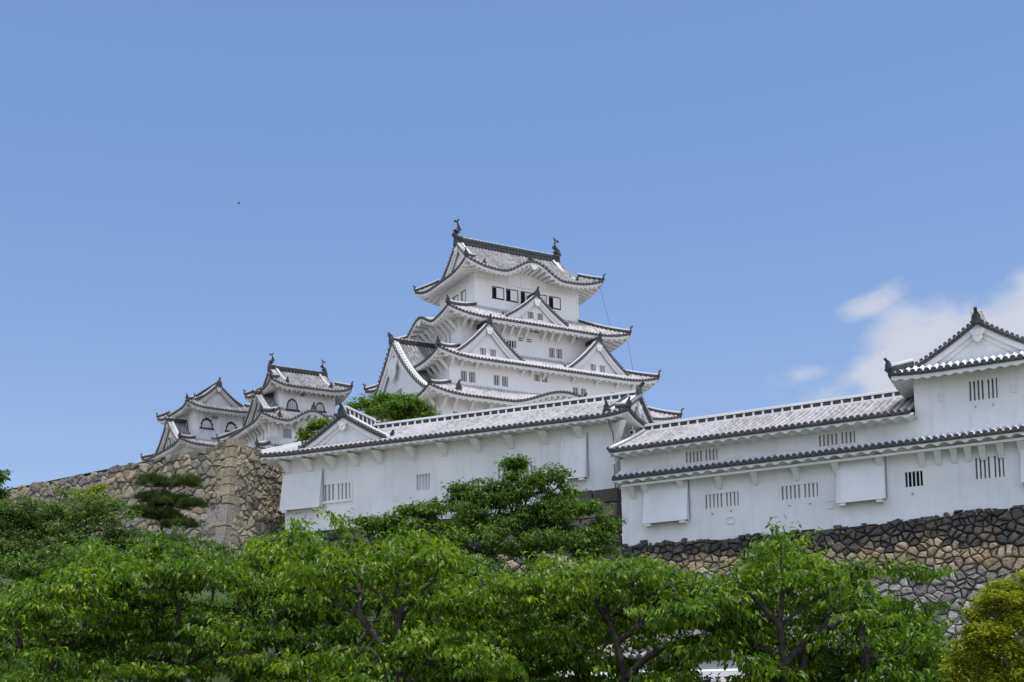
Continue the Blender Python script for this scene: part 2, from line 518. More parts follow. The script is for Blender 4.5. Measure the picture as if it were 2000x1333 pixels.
def onigawara(mb, fr, s=1.0, m=0, horn=True):
    """ridge-end demon tile: fr(x across, t out, y up)"""
    sil = [(-.32, 0), (-.42, .12), (-.30, .2), (-.27, .5), (-.16, .68), (0, .74), (.16, .68), (.27, .5), (.30, .2), (.42, .12), (.32, 0)]
    mb.prism([(x * s, y * s) for x, y in sil], fr, -0.10 * s, 0.12 * s, m)
    if horn:
        pts = [fr(0, -.1 * s, .66 * s), fr(0, .12 * s, .78 * s), fr(0, .32 * s, .98 * s)]
        mb.tube(pts, [.13 * s, .12 * s, .11 * s], 7, m)

def hip_ridge(parent, pts, w, h, s_end=0.8, m_d=0, m_w=1):
    mb = MB()
    mb.beam(pts, w, h * .62, m_d)
    mb.beam([(x, y, z + h * .62) for x, y, z in pts], w * .72, h * .38, m_w)
    p0, p1 = Vector(pts[0]), Vector(pts[1])
    o = (p0 - p1); o.z = 0; o.normalize()
    cx = Vector((-o.y, o.x, 0))
    def fr(x, t, y):
        q = p0 + cx * x + o * t; return (q.x, q.y, q.z + y + h * .2)
    onigawara(mb, fr, s_end, m_d)
    return mb.build('hip_ridge', [M_DARK, M_TRIM], parent)

def gable_parts(thing, FR, w, zc, zbase, sc_=1.0, mats=None, win=False, pend=True, pend_sc=None, recess=0.45, extra_board=True, wall_mat=None, nm='gable', text=None, curl=False):
    """FR(x lateral, out, z): out=0 is the front of the bargeboards. zc(x) = roof height"""
    wall_mat = wall_mat or M_TRIM
    n = 14
    xs = [-w + 2 * w * i / (2 * n) for i in range(2 * n + 1)]
    g = MB()
    g.grid([[FR(x, -recess, min(zbase, zc(x) - .1)) for x in xs], [FR(x, -recess, zc(x) - 0.08) for x in xs]], 0)
    go = g.build(nm, [wall_mat], thing, text=text)
    b = MB()
    bh = 0.50 * sc_
    for off, top, bot, th in ((0.0, .05, bh, .14), (-0.15, bh - .04, bh + .34 * sc_, .12)) if extra_board else ((0.0, .05, bh, .14),):
        T = [FR(x, off, zc(x) - top) for x in xs]; Bm = [FR(x, off, zc(x) - bot * (1 + .25 * abs(x) / w)) for x in xs]
        T2 = [FR(x, off - th, zc(x) - top) for x in xs]; B2 = [FR(x, off - th, zc(x) - bot * (1 + .25 * abs(x) / w)) for x in xs]
        b.grid([T2, T, Bm, B2], 0)
    b.build('bargeboard', [wall_mat], go)
    # verge tiles: dark strip and round ends
    v = MB()
    T = [FR(x, 0.10, zc(x) + .10) for x in xs]; Bm = [FR(x, 0.10, zc(x) - .10) for x in xs]
    B2 = [FR(x, -0.06, zc(x) - .10) for x in xs]; T2 = [FR(x, -min(recess, .4) - .1, zc(x) + .12) for x in xs]
    v.grid([T2, T], 1); v.grid([T, Bm, B2], 0)
    L_ = 0; last = None; step = 0.36 * sc_
    x = -w
    while x < w:
        r = 0.125 * sc_
        z = zc(x) + .12
        ring = [FR(x + r * math.cos(t), 0.20, z + r * math.sin(t)) for t in [2 * PI * j / 7 for j in range(7)]]
        ring2 = [FR(x + r * math.cos(t), -min(recess, .4) - .1, z + r * math.sin(t)) for t in [2 * PI * j / 7 for j in range(7)]]
        v.grid([ring, ring2], 1, close=True); v.poly(ring, 0); ring3 = [FR(x + r * 1.15 * math.cos(t), 0.17, z + r * 1.15 * math.sin(t)) for t in [2 * PI * j / 7 for j in range(7)]]; v.grid([[FR(x + r * 1.15 * math.cos(t), 0.02, z + r * 1.15 * math.sin(t)) for t in [2 * PI * j / 7 for j in range(7)]], ring3], 0, close=True)
        e = 0.01
        sl = (zc(x + e) - zc(x - e)) / (2 * e)
        x += step / math.sqrt(1 + sl * sl)
    v.build('verge_tiles', [M_CAP, M_TRIM], go)
    if pend:
        p = MB()
        s = pend_sc or sc_
        zt = zc(0) - bh - .05 - (.45 * s if pend_sc else 0)
        sil = [(0, .12), (-.14, .04), (-.36, .10), (-.52, -.05), (-.38, -.20), (-.30, -.32), (-.30, -.52), (-.14, -.70), (0, -.78), (.14, -.70), (.30, -.52), (.30, -.32), (.38, -.20), (.52, -.05), (.36, .10), (.14, .04)]
        p.prism([(x * s, y * s + zt) for x, y in sil], lambda x, t, y: FR(x, t, y), -0.02, 0.10)
        p.prism([(.12 * s * math.cos(t), zt - .28 * s + .12 * s * math.sin(t)) for t in [2 * PI * j / 8 for j in range(8)]], lambda x, t, y: FR(x, t, y), 0.10, 0.16)
        if curl:
            for sg in (-1, 1):
                pts = []
                for i in range(9):
                    x = sg * (.45 * s + i * .22 * s)
                    pts.append(FR(x, 0.0 if False else -recess + .08, zc(0) - bh - .32 * s - i * .115 * s + .05 * math.sin(i * 2.1)))
                p.tube(pts, [.085, .08, .075, .07, .06, .055, .05, .04, .03], 5)
        p.build('pendant', [M_TRIM], go)
    if win:
        for sx in (-1, 1):
            bars(go, lambda x, d, z: FR(x, -recess - d, z), sx * .62 * sc_ - .34 * sc_, sx * .62 * sc_ + .34 * sc_, zbase + .55 * sc_, zbase + 1.35 * sc_, 3, M_VOID, flush=True)
    return go

def bars(parent, P, a0, a1, z0, z1, n, back, mid=False, flush=False, nm='window', frame_mat=None, thick=0.12, depth=0.26):
    """lattice window. P(a, depth inwards, z)"""
    m = MB()
    frame_mat = frame_mat or M_TRIM
    if flush:   # shallow box window set on a plain wall
        d0, d1 = -0.06, -0.005
    else:
        d0, d1 = 0.03, depth
    slots = 2 * n + 1
    w = (a1 - a0) / slots
    xs = []
    if mid:
        half = n // 2
        gw = (a1 - a0) / (n * 2.0 + 1.6)
        x = a0 + gw * .9
        for i in range(n):
            xs.append((x, x + gw * 1.1 * (1.9 if i == half else 1)))
            x += gw * 2.0 + (gw * .9 if i == half else 0)
        xs = [(max(a0, p), min(a1, q)) for p, q in xs]
    else:
        xs = [(a0 + (2 * i + 1.22) * w, a0 + (2 * i + 1.78) * w) for i in range(n)]
    for p, q in xs:
        if q - p < .02: continue
        dm = (d0 + d1) / 2 if mid or flush else d0 + .06
        A = [P(p, d0, z0), P(q, d0, z0), P(q, dm, z0), P(p, dm, z0)]
        B = [P(p, d0, z1), P(q, d0, z1), P(q, dm, z1), P(p, dm, z1)]
        m.hexa(A + B, 0)
    if flush:
        for (p, q, zz0, zz1) in ((a0 - .07, a1 + .07, z0 - .07, z0), (a0 - .07, a1 + .07, z1, z1 + .07), (a0 - .07, a0, z0, z1), (a1, a1 + .07, z0, z1)):
            m.hexa([P(p, d0, zz0), P(q, d0, zz0), P(q, 0.02, zz0), P(p, 0.02, zz0), P(p, d0, zz1), P(q, d0, zz1), P(q, 0.02, zz1), P(p, 0.02, zz1)], 0)
    if flush:
        m.quad(P(a0, d1, z0), P(a1, d1, z0), P(a1, d1, z1), P(a0, d1, z1), 1)
        return m.build(nm, [frame_mat, back], parent)
    o = m.build(nm, [frame_mat], parent)
    s = MB()
    s.quad(P(a0, d1, z0), P(a1, d1, z0), P(a1, d1, z1), P(a0, d1, z1))
    s.build('window_back', [back], o)  # closed boards, and with the void material a near-black stand-in for unlit interior
    return o

def wall_panel(mb, P, a0, a1, z0, z1, holes, depth=0.28, batter=0.0, m=0):
    """flat wall with real openings and reveals"""
    xs = sorted(set([a0, a1] + [h[0] for h in holes] + [h[1] for h in holes]))
    zs = sorted(set([z0, z1] + [h[2] for h in holes] + [h[3] for h in holes]))
    for i in range(len(xs) - 1):
        for j in range(len(zs) - 1):
            cx, cz = (xs[i] + xs[i + 1]) / 2, (zs[j] + zs[j + 1]) / 2
            if any(h[0] < cx < h[1] and h[2] < cz < h[3] for h in holes): continue
            mb.quad(P(xs[i], 0, zs[j]), P(xs[i + 1], 0, zs[j]), P(xs[i + 1], 0, zs[j + 1]), P(xs[i], 0, zs[j + 1]), m)
    for h in holes:
        x0, x1, y0, y1 = h[:4]
        mb.quad(P(x0, 0, y0), P(x1, 0, y0), P(x1, depth + .02, y0), P(x0, depth + .02, y0), m)
        mb.quad(P(x0, 0, y1), P(x1, 0, y1), P(x1, depth + .02, y1), P(x0, depth + .02, y1), m)
        mb.quad(P(x0, 0, y0), P(x0, 0, y1), P(x0, depth + .02, y1), P(x0, depth + .02, y0), m)
        mb.quad(P(x1, 0, y0), P(x1, 0, y1), P(x1, depth + .02, y1), P(x1, depth + .02, y0), m)

def storey(thing, hu, hn, z0, z1, mat, front=(), left=(), nm='wall', cy=0.0):
    """four walls of one storey; front / left: windows (a0,a1,z0,z1,bars,back)"""
    mb = MB()
    for key, h, e, wins in (('F', hu, hn, front), ('L', hn, hu, left), ('B', hu, hn, ()), ('R', hn, hu, ())):
        s = Side(key, 0, cy, h, e)
        wall_panel(mb, s.p, -h, h, z0, z1, [w[:4] for w in wins])
    o = mb.build(nm, [mat], thing)
    for key, h, e, wins in (('F', hu, hn, front), ('L', hn, hu, left)):
        s = Side(key, 0, cy, h, e)
        for w in wins:
            if w[4] == 'slide': sliding(thing, s.p, *w[:4])
            elif w[4] > 0: bars(thing, s.p, *w[:5], w[5])
            else:
                q = MB(); q.quad(s.p(w[0], .27, w[2]), s.p(w[1], .27, w[2]), s.p(w[1], .27, w[3]), s.p(w[0], .27, w[3])); q.build('gun_port', [w[5]], thing)
    return o
def sliding(thing, P, a0, a1, z0, z1):
    m = MB()
    mid = a0 + (a1 - a0) * .40
    m.hexa([P(mid, .03, z0 + .04), P(a1 - .03, .03, z0 + .04), P(a1 - .03, .10, z0 + .04), P(mid, .10, z0 + .04),
            P(mid, .03, z1 - .04), P(a1 - .03, .03, z1 - .04), P(a1 - .03, .10, z1 - .04), P(mid, .10, z1 - .04)], 0)
    o = m.build('window', [M_WALLK], thing)
    s = MB(); s.quad(P(a0, .28, z0), P(a1, .28, z0), P(a1, .28, z1), P(a0, .28, z1)); s.build('opening', [M_VOID], o)
    f = MB()
    for x0, x1, y0, y1 in ((a0 - .06, a1 + .06, z0 - .14, z0), (a0 - .02, a1 + .02, z1, z1 + .04), (a1, a1 + .04, z0, z1)):
        f.hexa([P(x0, -.04, y0), P(x1, -.04, y0), P(x1, .05, y0), P(x0, .05, y0), P(x0, -.04, y1), P(x1, -.04, y1), P(x1, .05, y1), P(x0, .05, y1)], 0)
    f.build('sill', [M_FRAMEB], o)

def skirt_roof(thing, hu, hn, iu, inn, ze, H, tile, c=0.7, Ls=5.0, k=0.3, sp=0.42, wu=None, wn=None, bumps=None, nv=6, sides='FLBR', raf=0.62, hip_s=0.8, white_ridge=True, hip_from=None):
    """hipped ring roof from the eave rectangle (hu,hn) up to the wall rectangle (iu,inn); soffit ends on the wall (wu,wn)"""
    bumps = bumps or {}
    mb = MB(); ev = MB(); rd = MB()
    for key in sides:
        if key in 'FB': s = Side(key, 0, 0, hu, hn); ih, dep, over = iu, hn - inn, hn - wn
        else: s = Side(key, 0, 0, hn, hu); ih, dep, over = inn, hu - iu, hu - wu
        wlat = wu if key in 'FB' else wn
        dmax, zf = skirt_funcs(s, ih, dep, ze, H, k, c, Ls, bumps.get(key, ()))
        tile_slope(mb, s.p, -s.h, s.h, sp, lambda a: 0.0, dmax, zf, nv)
        ze0 = lambda a, d, zf=zf, dep=dep: zf(a, 0) - (zf(a, 0) - (ze + c * 0)) * min(1, d / (dep * 2)) * 0 if d == 0 else zf(a, 0) * 1.0 + (ze - zf(a, 0)) * min(1.0, d / over) * .6
        of = lambda a, s=s, over=over, wlat=wlat: over * min(1.0, max(0.0, (s.h - abs(a)) / max(1e-6, s.h - wlat)))
        eave_rafter(ev, s.p, s.h, ze0, of, sp=raf)
    o = mb.build('roof', [tile, M_CAP, M_DARK], thing)
    # hip ridges
    s = Side('F', 0, 0, hu, hn)
    dmax, zf = skirt_funcs(s, iu, hn - inn, ze, H, k, c, Ls, ())
    for sx in (-1, 1):
        for sy in (-1, 1):
            pts = []
            for i in range(9):
                t = (i / 8.0)
                a = hu + (iu - hu) * t; d = (hn - inn) * t
                x, y, z = s.p(a, d, zf(a, d))
                pts.append((sx * x, sy * y, z + .06))
            hip_ridge(o, pts, .42, .42, hip_s)
    ev.build('eave', [M_TRIM], o)
    return o

def ridge_dark(mb, p0, p1, w=.55, h=.7, step=.42):
    """tall tiled ridge with round caps on both sides"""
    mb.beam([p0, p1], w, h * .5, 0); 
    q0 = (p0[0], p0[1], p0[2] + h * .5); q1 = (p1[0], p1[1], p1[2] + h * .5)
    mb.beam([q0, q1], w * .72, h * .5, 0)
    dx, dy, dz = p1[0] - p0[0], p1[1] - p0[1], p1[2] - p0[2]
    l = math.hypot(dx, dy); n = int(l / step)
    nx, ny = -dy / l, dx / l
    for i in range(n + 1):
        f = i / n
        x, y, z = p0[0] + dx * f, p0[1] + dy * f, p0[2] + dz * f
        for sg in (-1, 1):
            mb.tube([(x + nx * sg * w * .3, y + ny * sg * w * .3, z + h * .55), (x + nx * sg * w * .62, y + ny * sg * w * .62, z + h * .52)], .13, 6, 0)
        mb.tube([(x - nx * w * .15, y - ny * w * .15, z + h), (x + nx * w * .15, y + ny * w * .15, z + h)], .14, 6, 1)

def ridge_ladder(parent, p0, p1, w=.42, h=.5, step=.5):
    """long plastered ridge: dark core, white top and bottom rails, white uprights"""
    m = MB()
    dx, dy = p1[0] - p0[0], p1[1] - p0[1]; l = math.hypot(dx, dy); ux, uy = dx / l, dy / l
    def up(p, z): return (p[0], p[1], p[2] + z)
    m.beam([up(p0, 0), up(p1, 0)], w * .9, h, 0)
    m.beam([up(p0, -.10), up(p1, -.10)], w * 1.35, .16, 1)
    m.beam([up(p0, h - .02), up(p1, h - .02)], w * 1.25, .15, 1)
    n = int(l / step)
    for i in range(n + 1):
        f = i / n
        c = (p0[0] + dx * f, p0[1] + dy * f, p0[2] + (p1[2] - p0[2]) * f)
        a = (c[0] - ux * .055, c[1] - uy * .055, c[2]); b = (c[0] + ux * .055, c[1] + uy * .055, c[2])
        m.beam([up(a, .04), up(b, .04)], w * 1.12, h - .05, 1)
    return m.build('ridge', [M_DARK, M_TRIM], parent)

def shachihoko(parent, base, d, s=1.0):
    """fish-shaped ridge ornament, tail up; d = +1/-1: direction along x the head faces"""
    m = MB()
    x0, y0, z0 = base
    path = [(0.34, .05), (0.36, .32), (.22, .62), (.02, .88), (-.10, 1.16), (-.05, 1.46), (.10, 1.70)]
    rad = [.20, .27, .26, .22, .17, .12, .07]
    pts = [(x0 + d * px * s, y0, z0 + pz * s) for px, pz in path]
    m.tube(pts, [r * s for r in rad], 8)
    def fr(x, t, y): return (x0 + d * x * s, y0 + t * s, z0 + y * s)
    m.prism([(.06, 1.60), (-.10, 1.78), (-.22, 2.12), (.0, 1.98), (.10, 1.86)], fr, -.05, .05)
    m.prism([(.06, 1.62), (.20, 1.66), (.48, 1.60), (.40, 1.86), (.22, 1.88)], fr, -.05, .05)
    m.prism([(-.12, .7), (-.44, .86), (-.40, 1.02), (-.14, 1.2)], fr, -.04, .04)
    m.prism([(.30, .5), (.62, .62), (.56, .76), (.22, .78)], fr, -.05, .05)
    m.prism([(.40, .0), (.64, .04), (.70, .16), (.56, .26), (.68, .34), (.50, .44), (.36, .40)], fr, -.16, .16)
    for sy in (-1, 1):
        m.prism([(.18, .30), (-.10, .40), (-.16, .58), (.14, .55)], lambda x, t, y, sy=sy: fr(x, t + sy * .26, y), -.04, .04)
    m.box(x0 - .42 * s, x0 + .42 * s, y0 - .28 * s, y0 + .28 * s, z0 - .15 * s, z0 + .08 * s)
    return m.build('fish_ornament', [M_BRONZE], parent)

def irimoya(thing, hu, hn, Lg, ze, H, k, tile, wu, wn, c=.6, Ls=3.5, sp=.4, bumps=None, nv=9, axis='u', gable_sc=1.0, fish=0, raf=.55, ridge='dark', gable_kw=None, hip_s=.7, desc=True, eave='rafter', pend_curl=False, ridge_h=.7):
    """hip-and-gable roof. Its ridge runs along local x (axis 'u') or y (axis 'n'). Lg = half length of the gable part."""
    bumps = bumps or {}
    rot = (lambda p: p) if axis == 'u' else (lambda p: (-p[1], p[0], p[2]))
    mb = MB(); ev = MB(); rd = MB()
    D = hn; dg = hu - Lg
    def zp(d): t = d / D; return ze + H * ((1 - k) * t + k * t * t)
    for key in 'FLBR':
        if key in 'FB': s = Side(key, 0, 0, hu, hn)
        else: s = Side(key, 0, 0, hn, hu)
        bl = bumps.get(key, ())
        def zf(a, d, s=s, bl=bl):
            z = zp(d) + lift(c, Ls, (s.h - abs(a)) - d, d / D)
            for a0, w, h in bl:
                x = abs(a - a0) / w
                if x < 1: z += h * math.cos(PI / 2 * x) ** 2 * max(0, 1 - d / (D * .8)) ** 1.3
            return z
        if key in 'FB': dm = lambda a, s=s: D if abs(a) <= Lg else max(0.0, s.h - abs(a))
        else: dm = lambda a, s=s: max(0.0, min(dg, s.h - abs(a)))
        P = lambda a, d, z, s=s: rot(s.p(a, d, z))
        if key in 'FB':
            # the body between the verges, then the two hip ends, so the verge is a clean edge
            tile_slope(mb, P, -Lg, Lg, sp, lambda a: 0.0, lambda a: D, zf, nv)
            for sg in (-1, 1):
                lo, hi = (Lg, s.h) if sg > 0 else (-s.h, -Lg)
                tile_slope(mb, P, lo, hi, sp, lambda a: 0.0, lambda a, s=s: max(0.0, s.h - abs(a)), zf, 4)
        else:
            tile_slope(mb, P, -s.h, s.h, sp, lambda a: 0.0, dm, zf, 5)
        over = (hn - wn) if key in 'FB' else (hu - wu)
        ze0 = lambda a, d, zf=zf, over=over: zf(a, 0) if d == 0 else zf(a, 0) + (ze - zf(a, 0)) * min(1.0, d / over) * .6
        wl = wu if key in 'FB' else wn
        of = lambda a, s=s, over=over, wl=wl: over * min(1.0, max(0.0, (s.h - abs(a)) / max(1e-6, s.h - wl)))
        if eave == 'rafter': eave_rafter(ev, P, s.h, ze0, of, sp=raf)
        else: eave_scallop(ev, P, -s.h + .1, s.h - .1, lambda a, zf=zf: zf(a, 0), over)
    o = mb.build('roof', [tile, M_CAP, M_DARK], thing)
    ev.build('eave', [M_TRIM], o)
    # hips and descending ridges
    s = Side('F', 0, 0, hu, hn)
    for sx in (-1, 1):
        for sy in (-1, 1):
            pts = []
            for i in range(7):
                d = dg * i / 6
                x, y, z = s.p(hu - d, d, zp(d) + lift(c, Ls, 0, d / D))
                pts.append(rot((sx * x, sy * y, z + .06)))
            hip_ridge(o, pts, .36, .36, hip_s)
            if desc:
                pts = []
                for i in range(9):
                    d = dg * .55 + (D - dg * .55) * i / 8
                    x, y, z = s.p(Lg - .75, d, zp(d))
                    pts.append(rot((sx * x, sy * y, z + .05)))
                hip_ridge(o, pts, .34, .36, hip_s * 1.05)
    zr = ze + H
    a0, a1 = rot((-Lg - .05, 0, zr)), rot((Lg + .05, 0, zr))
    if ridge == 'dark':
        m = MB(); ridge_dark(m, a0, a1, h=ridge_h, w=.5)
        for sx in (-1, 1):
            def fr(x, t, y, sx=sx): return rot((sx * (Lg + .05 + t), x, zr + y - .1))
            onigawara(m, fr, .95, 0, horn=(fish == 0))
        m.build('ridge', [M_DARK, M_TRIM], o)
    else:
        ridge_ladder(o, a0, a1)
        for sx in (-1, 1):
            m = MB()
            def fr(x, t, y, sx=sx): return rot((sx * (Lg + .12 + t), x, zr + y - .1))
            onigawara(m, fr, .72, 0)
            m.build('ridge_end_tile', [M_DARK], o)
    if fish:
        for sx in (-1, 1):
            shachihoko(thing, rot((sx * (Lg - .30), 0, zr + ridge_h - .05)), sx, fish)
    gw = D - dg
    for sx in (-1, 1):
        def FR(x, out, z, sx=sx): return rot((sx * (Lg + out - .06), x * sx, z))
        gable_parts(thing, FR, gw, lambda x: zp(D - min(abs(x), D)) , zp(dg) - .1, gable_sc, curl=pend_curl, **(gable_kw or {}))
    return o

def chidori(thing, side, a0, out_d, w, zb, za, depth, tile, k=.28, sc_=1.0, win=True, sp=.4, oni=1.0, ridge='dark', nm='gable', pend=True, curl=False, ridge_len=None, recess=.45, wall_mat=None, pend_sc=None):
    """triangular dormer gable. side.p(a,d,z); front of the boards at d=out_d; half width w, eave height zb, apex za"""
    def zc(x):
        t = 1 - min(1.0, abs(x) / w); return zb + (za - zb) * ((1 - k) * t + k * t * t)
    mb = MB()
    for sg in (-1, 1):
        P = lambda a, d, z, sg=sg: side.p(a0 + sg * (w - d), out_d + a, z)
        tile_slope(mb, P, -0.0, depth, sp, lambda a: 0.0, lambda a: w, lambda a, d: zc(w - d), 7, caps=False)
    o = mb.build('gable_roof', [tile, M_CAP, M_DARK], thing)
    FR = lambda x, out, z: side.p(a0 + x, out_d - out, z)
    g = gable_parts(thing, FR, w, zc, zb - .25, sc_, win=win, pend=pend, nm=nm, curl=curl, recess=recess, wall_mat=wall_mat, pend_sc=pend_sc)
    rl = ridge_len or depth
    p0, p1 = side.p(a0, out_d - .02, za), side.p(a0, out_d + rl, za)
    m = MB()
    if ridge == 'dark':
        ridge_dark(m, p0, p1, w=.42, h=.5)
        m.build('ridge', [M_DARK, M_TRIM], o)
    else:
        ridge_ladder(o, p0, p1)
    m2 = MB()
    def fr(x, t, y): return side.p(a0 + x, out_d - .1 - t, za + y - .12)
    onigawara(m2, fr, oni, 0)
    m2.build('ridge_end_tile', [M_DARK, M_TRIM], o)
    # low ridges along the two verges, ending in a small tile
    for sg in (-1, 1):
        m2 = MB()
        pts = []
        for i in range(8):
            x = w * (1 - i / 7.0) 
            pts.append(side.p(a0 + sg * x, out_d + .62, zc(x) + .08))
        m2.beam(pts, .26, .24, 1)
        q = side.p(a0 + sg * (w + .05), out_d + .62, zc(w) + .1)
        m2.tube([(q[0], q[1], q[2]), (q[0], q[1], q[2] + .3), side.p(a0 + sg * (w + .22), out_d + .5, zc(w) + .62)], [.2, .15, .07], 6, 0)
        m2.build('verge_ridge', [M_DARK, M_TRIM], o)
    return g

def struts(thing, side, alist, z_top, z_bot, reach, w=.13, nm='bracket', d_wall=0.0):
    """slanted plaster struts from the wall (d = d_wall) up to the eave"""
    for a in alist:
        m = MB()
        P = lambda aa, out, z: side.p(aa, d_wall - out, z)
        m.hexa([P(a - w, 0, z_bot - .18), P(a + w, 0, z_bot - .18), P(a + w, 0, z_bot + .18), P(a - w, 0, z_bot + .18),
                P(a - w, reach, z_top - .05), P(a + w, reach, z_top - .05), P(a + w, reach - .25, z_top + .15), P(a - w, reach - .25, z_top + .15)], 0)
        m.build(nm, [M_TRIM], thing)

# ------------------------------------------------------------------ the great keep
ZK = 22.0
keep = empty('castle_keep', (0.46, 153.96, ZK), R(29.46), "tall white five-tiered castle keep with grey tiled roofs and twin gables", "castle keep")
V, W_, G_ = M_VOID, M_WALL, M_GREY
# storeys, top first
storey(keep, 6.9, 4.42, 49.2, 55.2, M_WALLK,
       front=[(-4.69, -3.18, 51.72, 53.0, 'slide', V), (-2.85, -1.32, 51.7, 53.0, 'slide', V), (-.92, .58, 51.7, 53.0, 'slide', V), (1.02, 2.5, 51.7, 53.0, 'slide', V), (2.86, 4.42, 51.7, 53.0, 'slide', V)],
       left=[(.9, 2.1, 51.7, 53.0, 'slide', V), (-1.2, .2, 51.7, 53.0, 'slide', V)])
# timber lines of the top storey
m = MB()
sF, sL = Side('F', 0, 0, 6.9, 4.42), Side('L', 0, 0, 4.42, 6.9)
def strip(mb, P, a0, a1, z0, z1, t=.05):
    mb.hexa([P(a0, -t, z0), P(a1, -t, z0), P(a1, .01, z0), P(a0, .01, z0), P(a0, -t, z1), P(a1, -t, z1), P(a1, .01, z1), P(a0, .01, z1)], 0)
for s_, h in ((sF, 6.9), (sL, 4.42)):
    strip(m, s_.p, -h - .05, h + .05, 53.42, 53.6, .11)
    for i in range(8):
        a = -h + (i + .5) * 2 * h / 8
        strip(m, s_.p, a - .07, a + .07, 53.6, 54.6, .07)
    strip(m, s_.p, -h - .03, -h + .22, 50, 54.6, .055); strip(m, s_.p, h - .22, h + .03, 50, 54.6, .055)
m.build('timber_band', [M_WALLK], keep)
storey(keep, 9.69, 5.57, 43.5, 49.3, M_WALLK,
       front=[(-3.5, -2.35, 45.75, 46.6, 3, V), (2.05, 2.8, 45.3, 46.45, 3, V), (3.05, 3.8, 45.3, 46.45, 3, V), (-.76, -.12, 47.9, 48.6, 3, V), (.08, .72, 47.9, 48.6, 3, V), (5.4, 5.95, 47.85, 48.4, 2, V),
              (-2.05, -1.4, 46.95, 47.1, 0, V), (-2.05, -1.4, 46.7, 46.85, 0, V), (-.95, -.27, 46.95, 47.1, 0, V), (-.95, -.27, 46.7, 46.85, 0, V)],
       left=[(2.2, 2.7, 45.6, 46.9, 2, V), (3.2, 3.7, 45.6, 46.9, 2, V)])
storey(keep, 12.37, 8.49, 38.5, 43.4, M_WALLK,
       front=[(-11.0, -10.25, 40.15, 41.35, 3, V), (-9.98, -9.23, 40.15, 41.35, 3, V), (-6.95, -6.2, 40.2, 41.35, 3, V), (-5.9, -5.15, 40.2, 41.35, 3, V), (-1.75, -1.02, 41.3, 42.05, 3, V), (-.78, -.05, 41.3, 42.05, 3, V), (3.3, 4.05, 40.3, 41.2, 3, V), (4.36, 5.1, 40.3, 41.2, 3, V), (8.4, 9.1, 40.3, 41.2, 3, V)])
storey(keep, 13.96, 9.22, 33.5, 38.8, M_WALLK,
       front=[(-12.4, -11.8, 35.3, 36.5, 3, V), (-11.5, -10.9, 35.3, 36.5, 3, V), (-2.2, 1.6, 37.3, 38.3, 7, V)])
storey(keep, 14.8, 10.0, 28, 33.6, M_WALLK)
m = MB()
for i in range(6):
    z0, z1 = ZK - 1 + (28 - ZK + 1) * i / 6, ZK - 1 + (28 - ZK + 1) * (i + 1) / 6
    e0, e1 = 3.0 * (1 - i / 6) ** 1.5, 3.0 * (1 - (i + 1) / 6) ** 1.5
    a, b = 14.8, 10.0
    m.hexa([(-a - e0, -b - e0, z0), (a + e0, -b - e0, z0), (a + e0, b + e0, z0), (-a - e0, b + e0, z0), (-a - e1, -b - e1, z1), (a + e1, -b - e1, z1), (a + e1, b + e1, z1), (-a - e1, b + e1, z1)])
m.build('stone_base', [M_GREY], keep)
# roofs, top first
irimoya(keep, 9.12, 6.64, 6.95, 54.2, 5.0, .42, M_TILEW, 6.9, 4.42, c=.95, Ls=4.5, sp=.42, bumps={'F': [(-.3, 4.1, 1.7)], 'B': [(.3, 4.1, 1.7)]}, fish=1.08, gable_sc=1.0, raf=.5, ridge_h=.85)
skirt_roof(keep, 12.03, 7.73, 6.9, 4.42, 48.1, 2.35, M_TILEK, c=.75, wu=9.69, wn=5.57, bumps={'L': [(0.2, 3.9, 1.35)], 'R': [(0, 3.9, 1.35)]})
skirt_roof(keep, 14.36, 9.88, 9.69, 5.57, 42.5, 2.45, M_TILEK, c=.75, wu=12.37, wn=8.49)
skirt_roof(keep, 16.28, 11.43, 12.37, 8.49, 37.8, 2.0, M_TILEK, c=.75, wu=13.96, wn=9.22, bumps={'F': [(.6, 7.2, 1.75)]})
skirt_roof(keep, 17.2, 12.4, 13.96, 9.22, 33.0, 1.9, M_TILEK, c=.6, wu=14.8, wn=10.0)
# gables
s4 = Side('F', 0, 0, 12.03, 7.73); s3 = Side('F', 0, 0, 14.36, 9.88)
g = chidori(keep, s4, 0.1, 7.73 - 6.35, 4.1, 49.05, 52.1, 2.1, M_TILEK, sc_=1.0)
for a in (-7.21, 7.21):
    chidori(keep, s3, a, 9.88 - 8.2, 4.25, 43.35, 47.25, 2.8, M_TILEK, sc_=1.0)
sW = Side('L', 0, 0, 11.43, 16.28)
chidori(keep, sW, -0.3, 16.28 - 15.1, 8.7, 38.9, 46.4, 5.6, M_TILEW, k=.42, sc_=1.6, win=True, oni=1.2, sp=.42, pend_sc=3.0)
# struts under the eaves
st = Side('F', 0, 0, 9.69, 5.57)
struts(keep, st, [-9.2, -8.3, -4.2, -3.2, -2.2, -1.2, 1.1, 2.1, 3.1, 5.0], 48.15, 47.1, 1.35, d_wall=0)
struts(keep, Side('L', 0, 0, 5.57, 9.69), [-4.6, -3.5, -2.4, -1.2, 0, 1.2, 2.4, 3.4, 4.4, 5.3], 48.2, 46.9, 1.5)
struts(keep, Side('F', 0, 0, 12.37, 8.49), [-12.2, -11.0, -9.2, -3.4, -2.2, -.6, 3.3, 6.4, 9.2, 11.4], 42.4, 41.7, .8)
struts(keep, Side('L', 0, 0, 8.49, 12.37), [8.2, 7.0, 5.8, 4.6, 3.4], 42.5, 41.3, 1.2)
struts(keep, Side('F', 0, 0, 13.96, 9.22), [-13.7, -12.4, -10.4, -8.2, -5.6], 37.75, 36.7, 1.3)
struts(keep, Side('L', 0, 0, 9.22, 13.96), [9.0, 7.9, 6.8], 37.8, 36.4, 1.4)
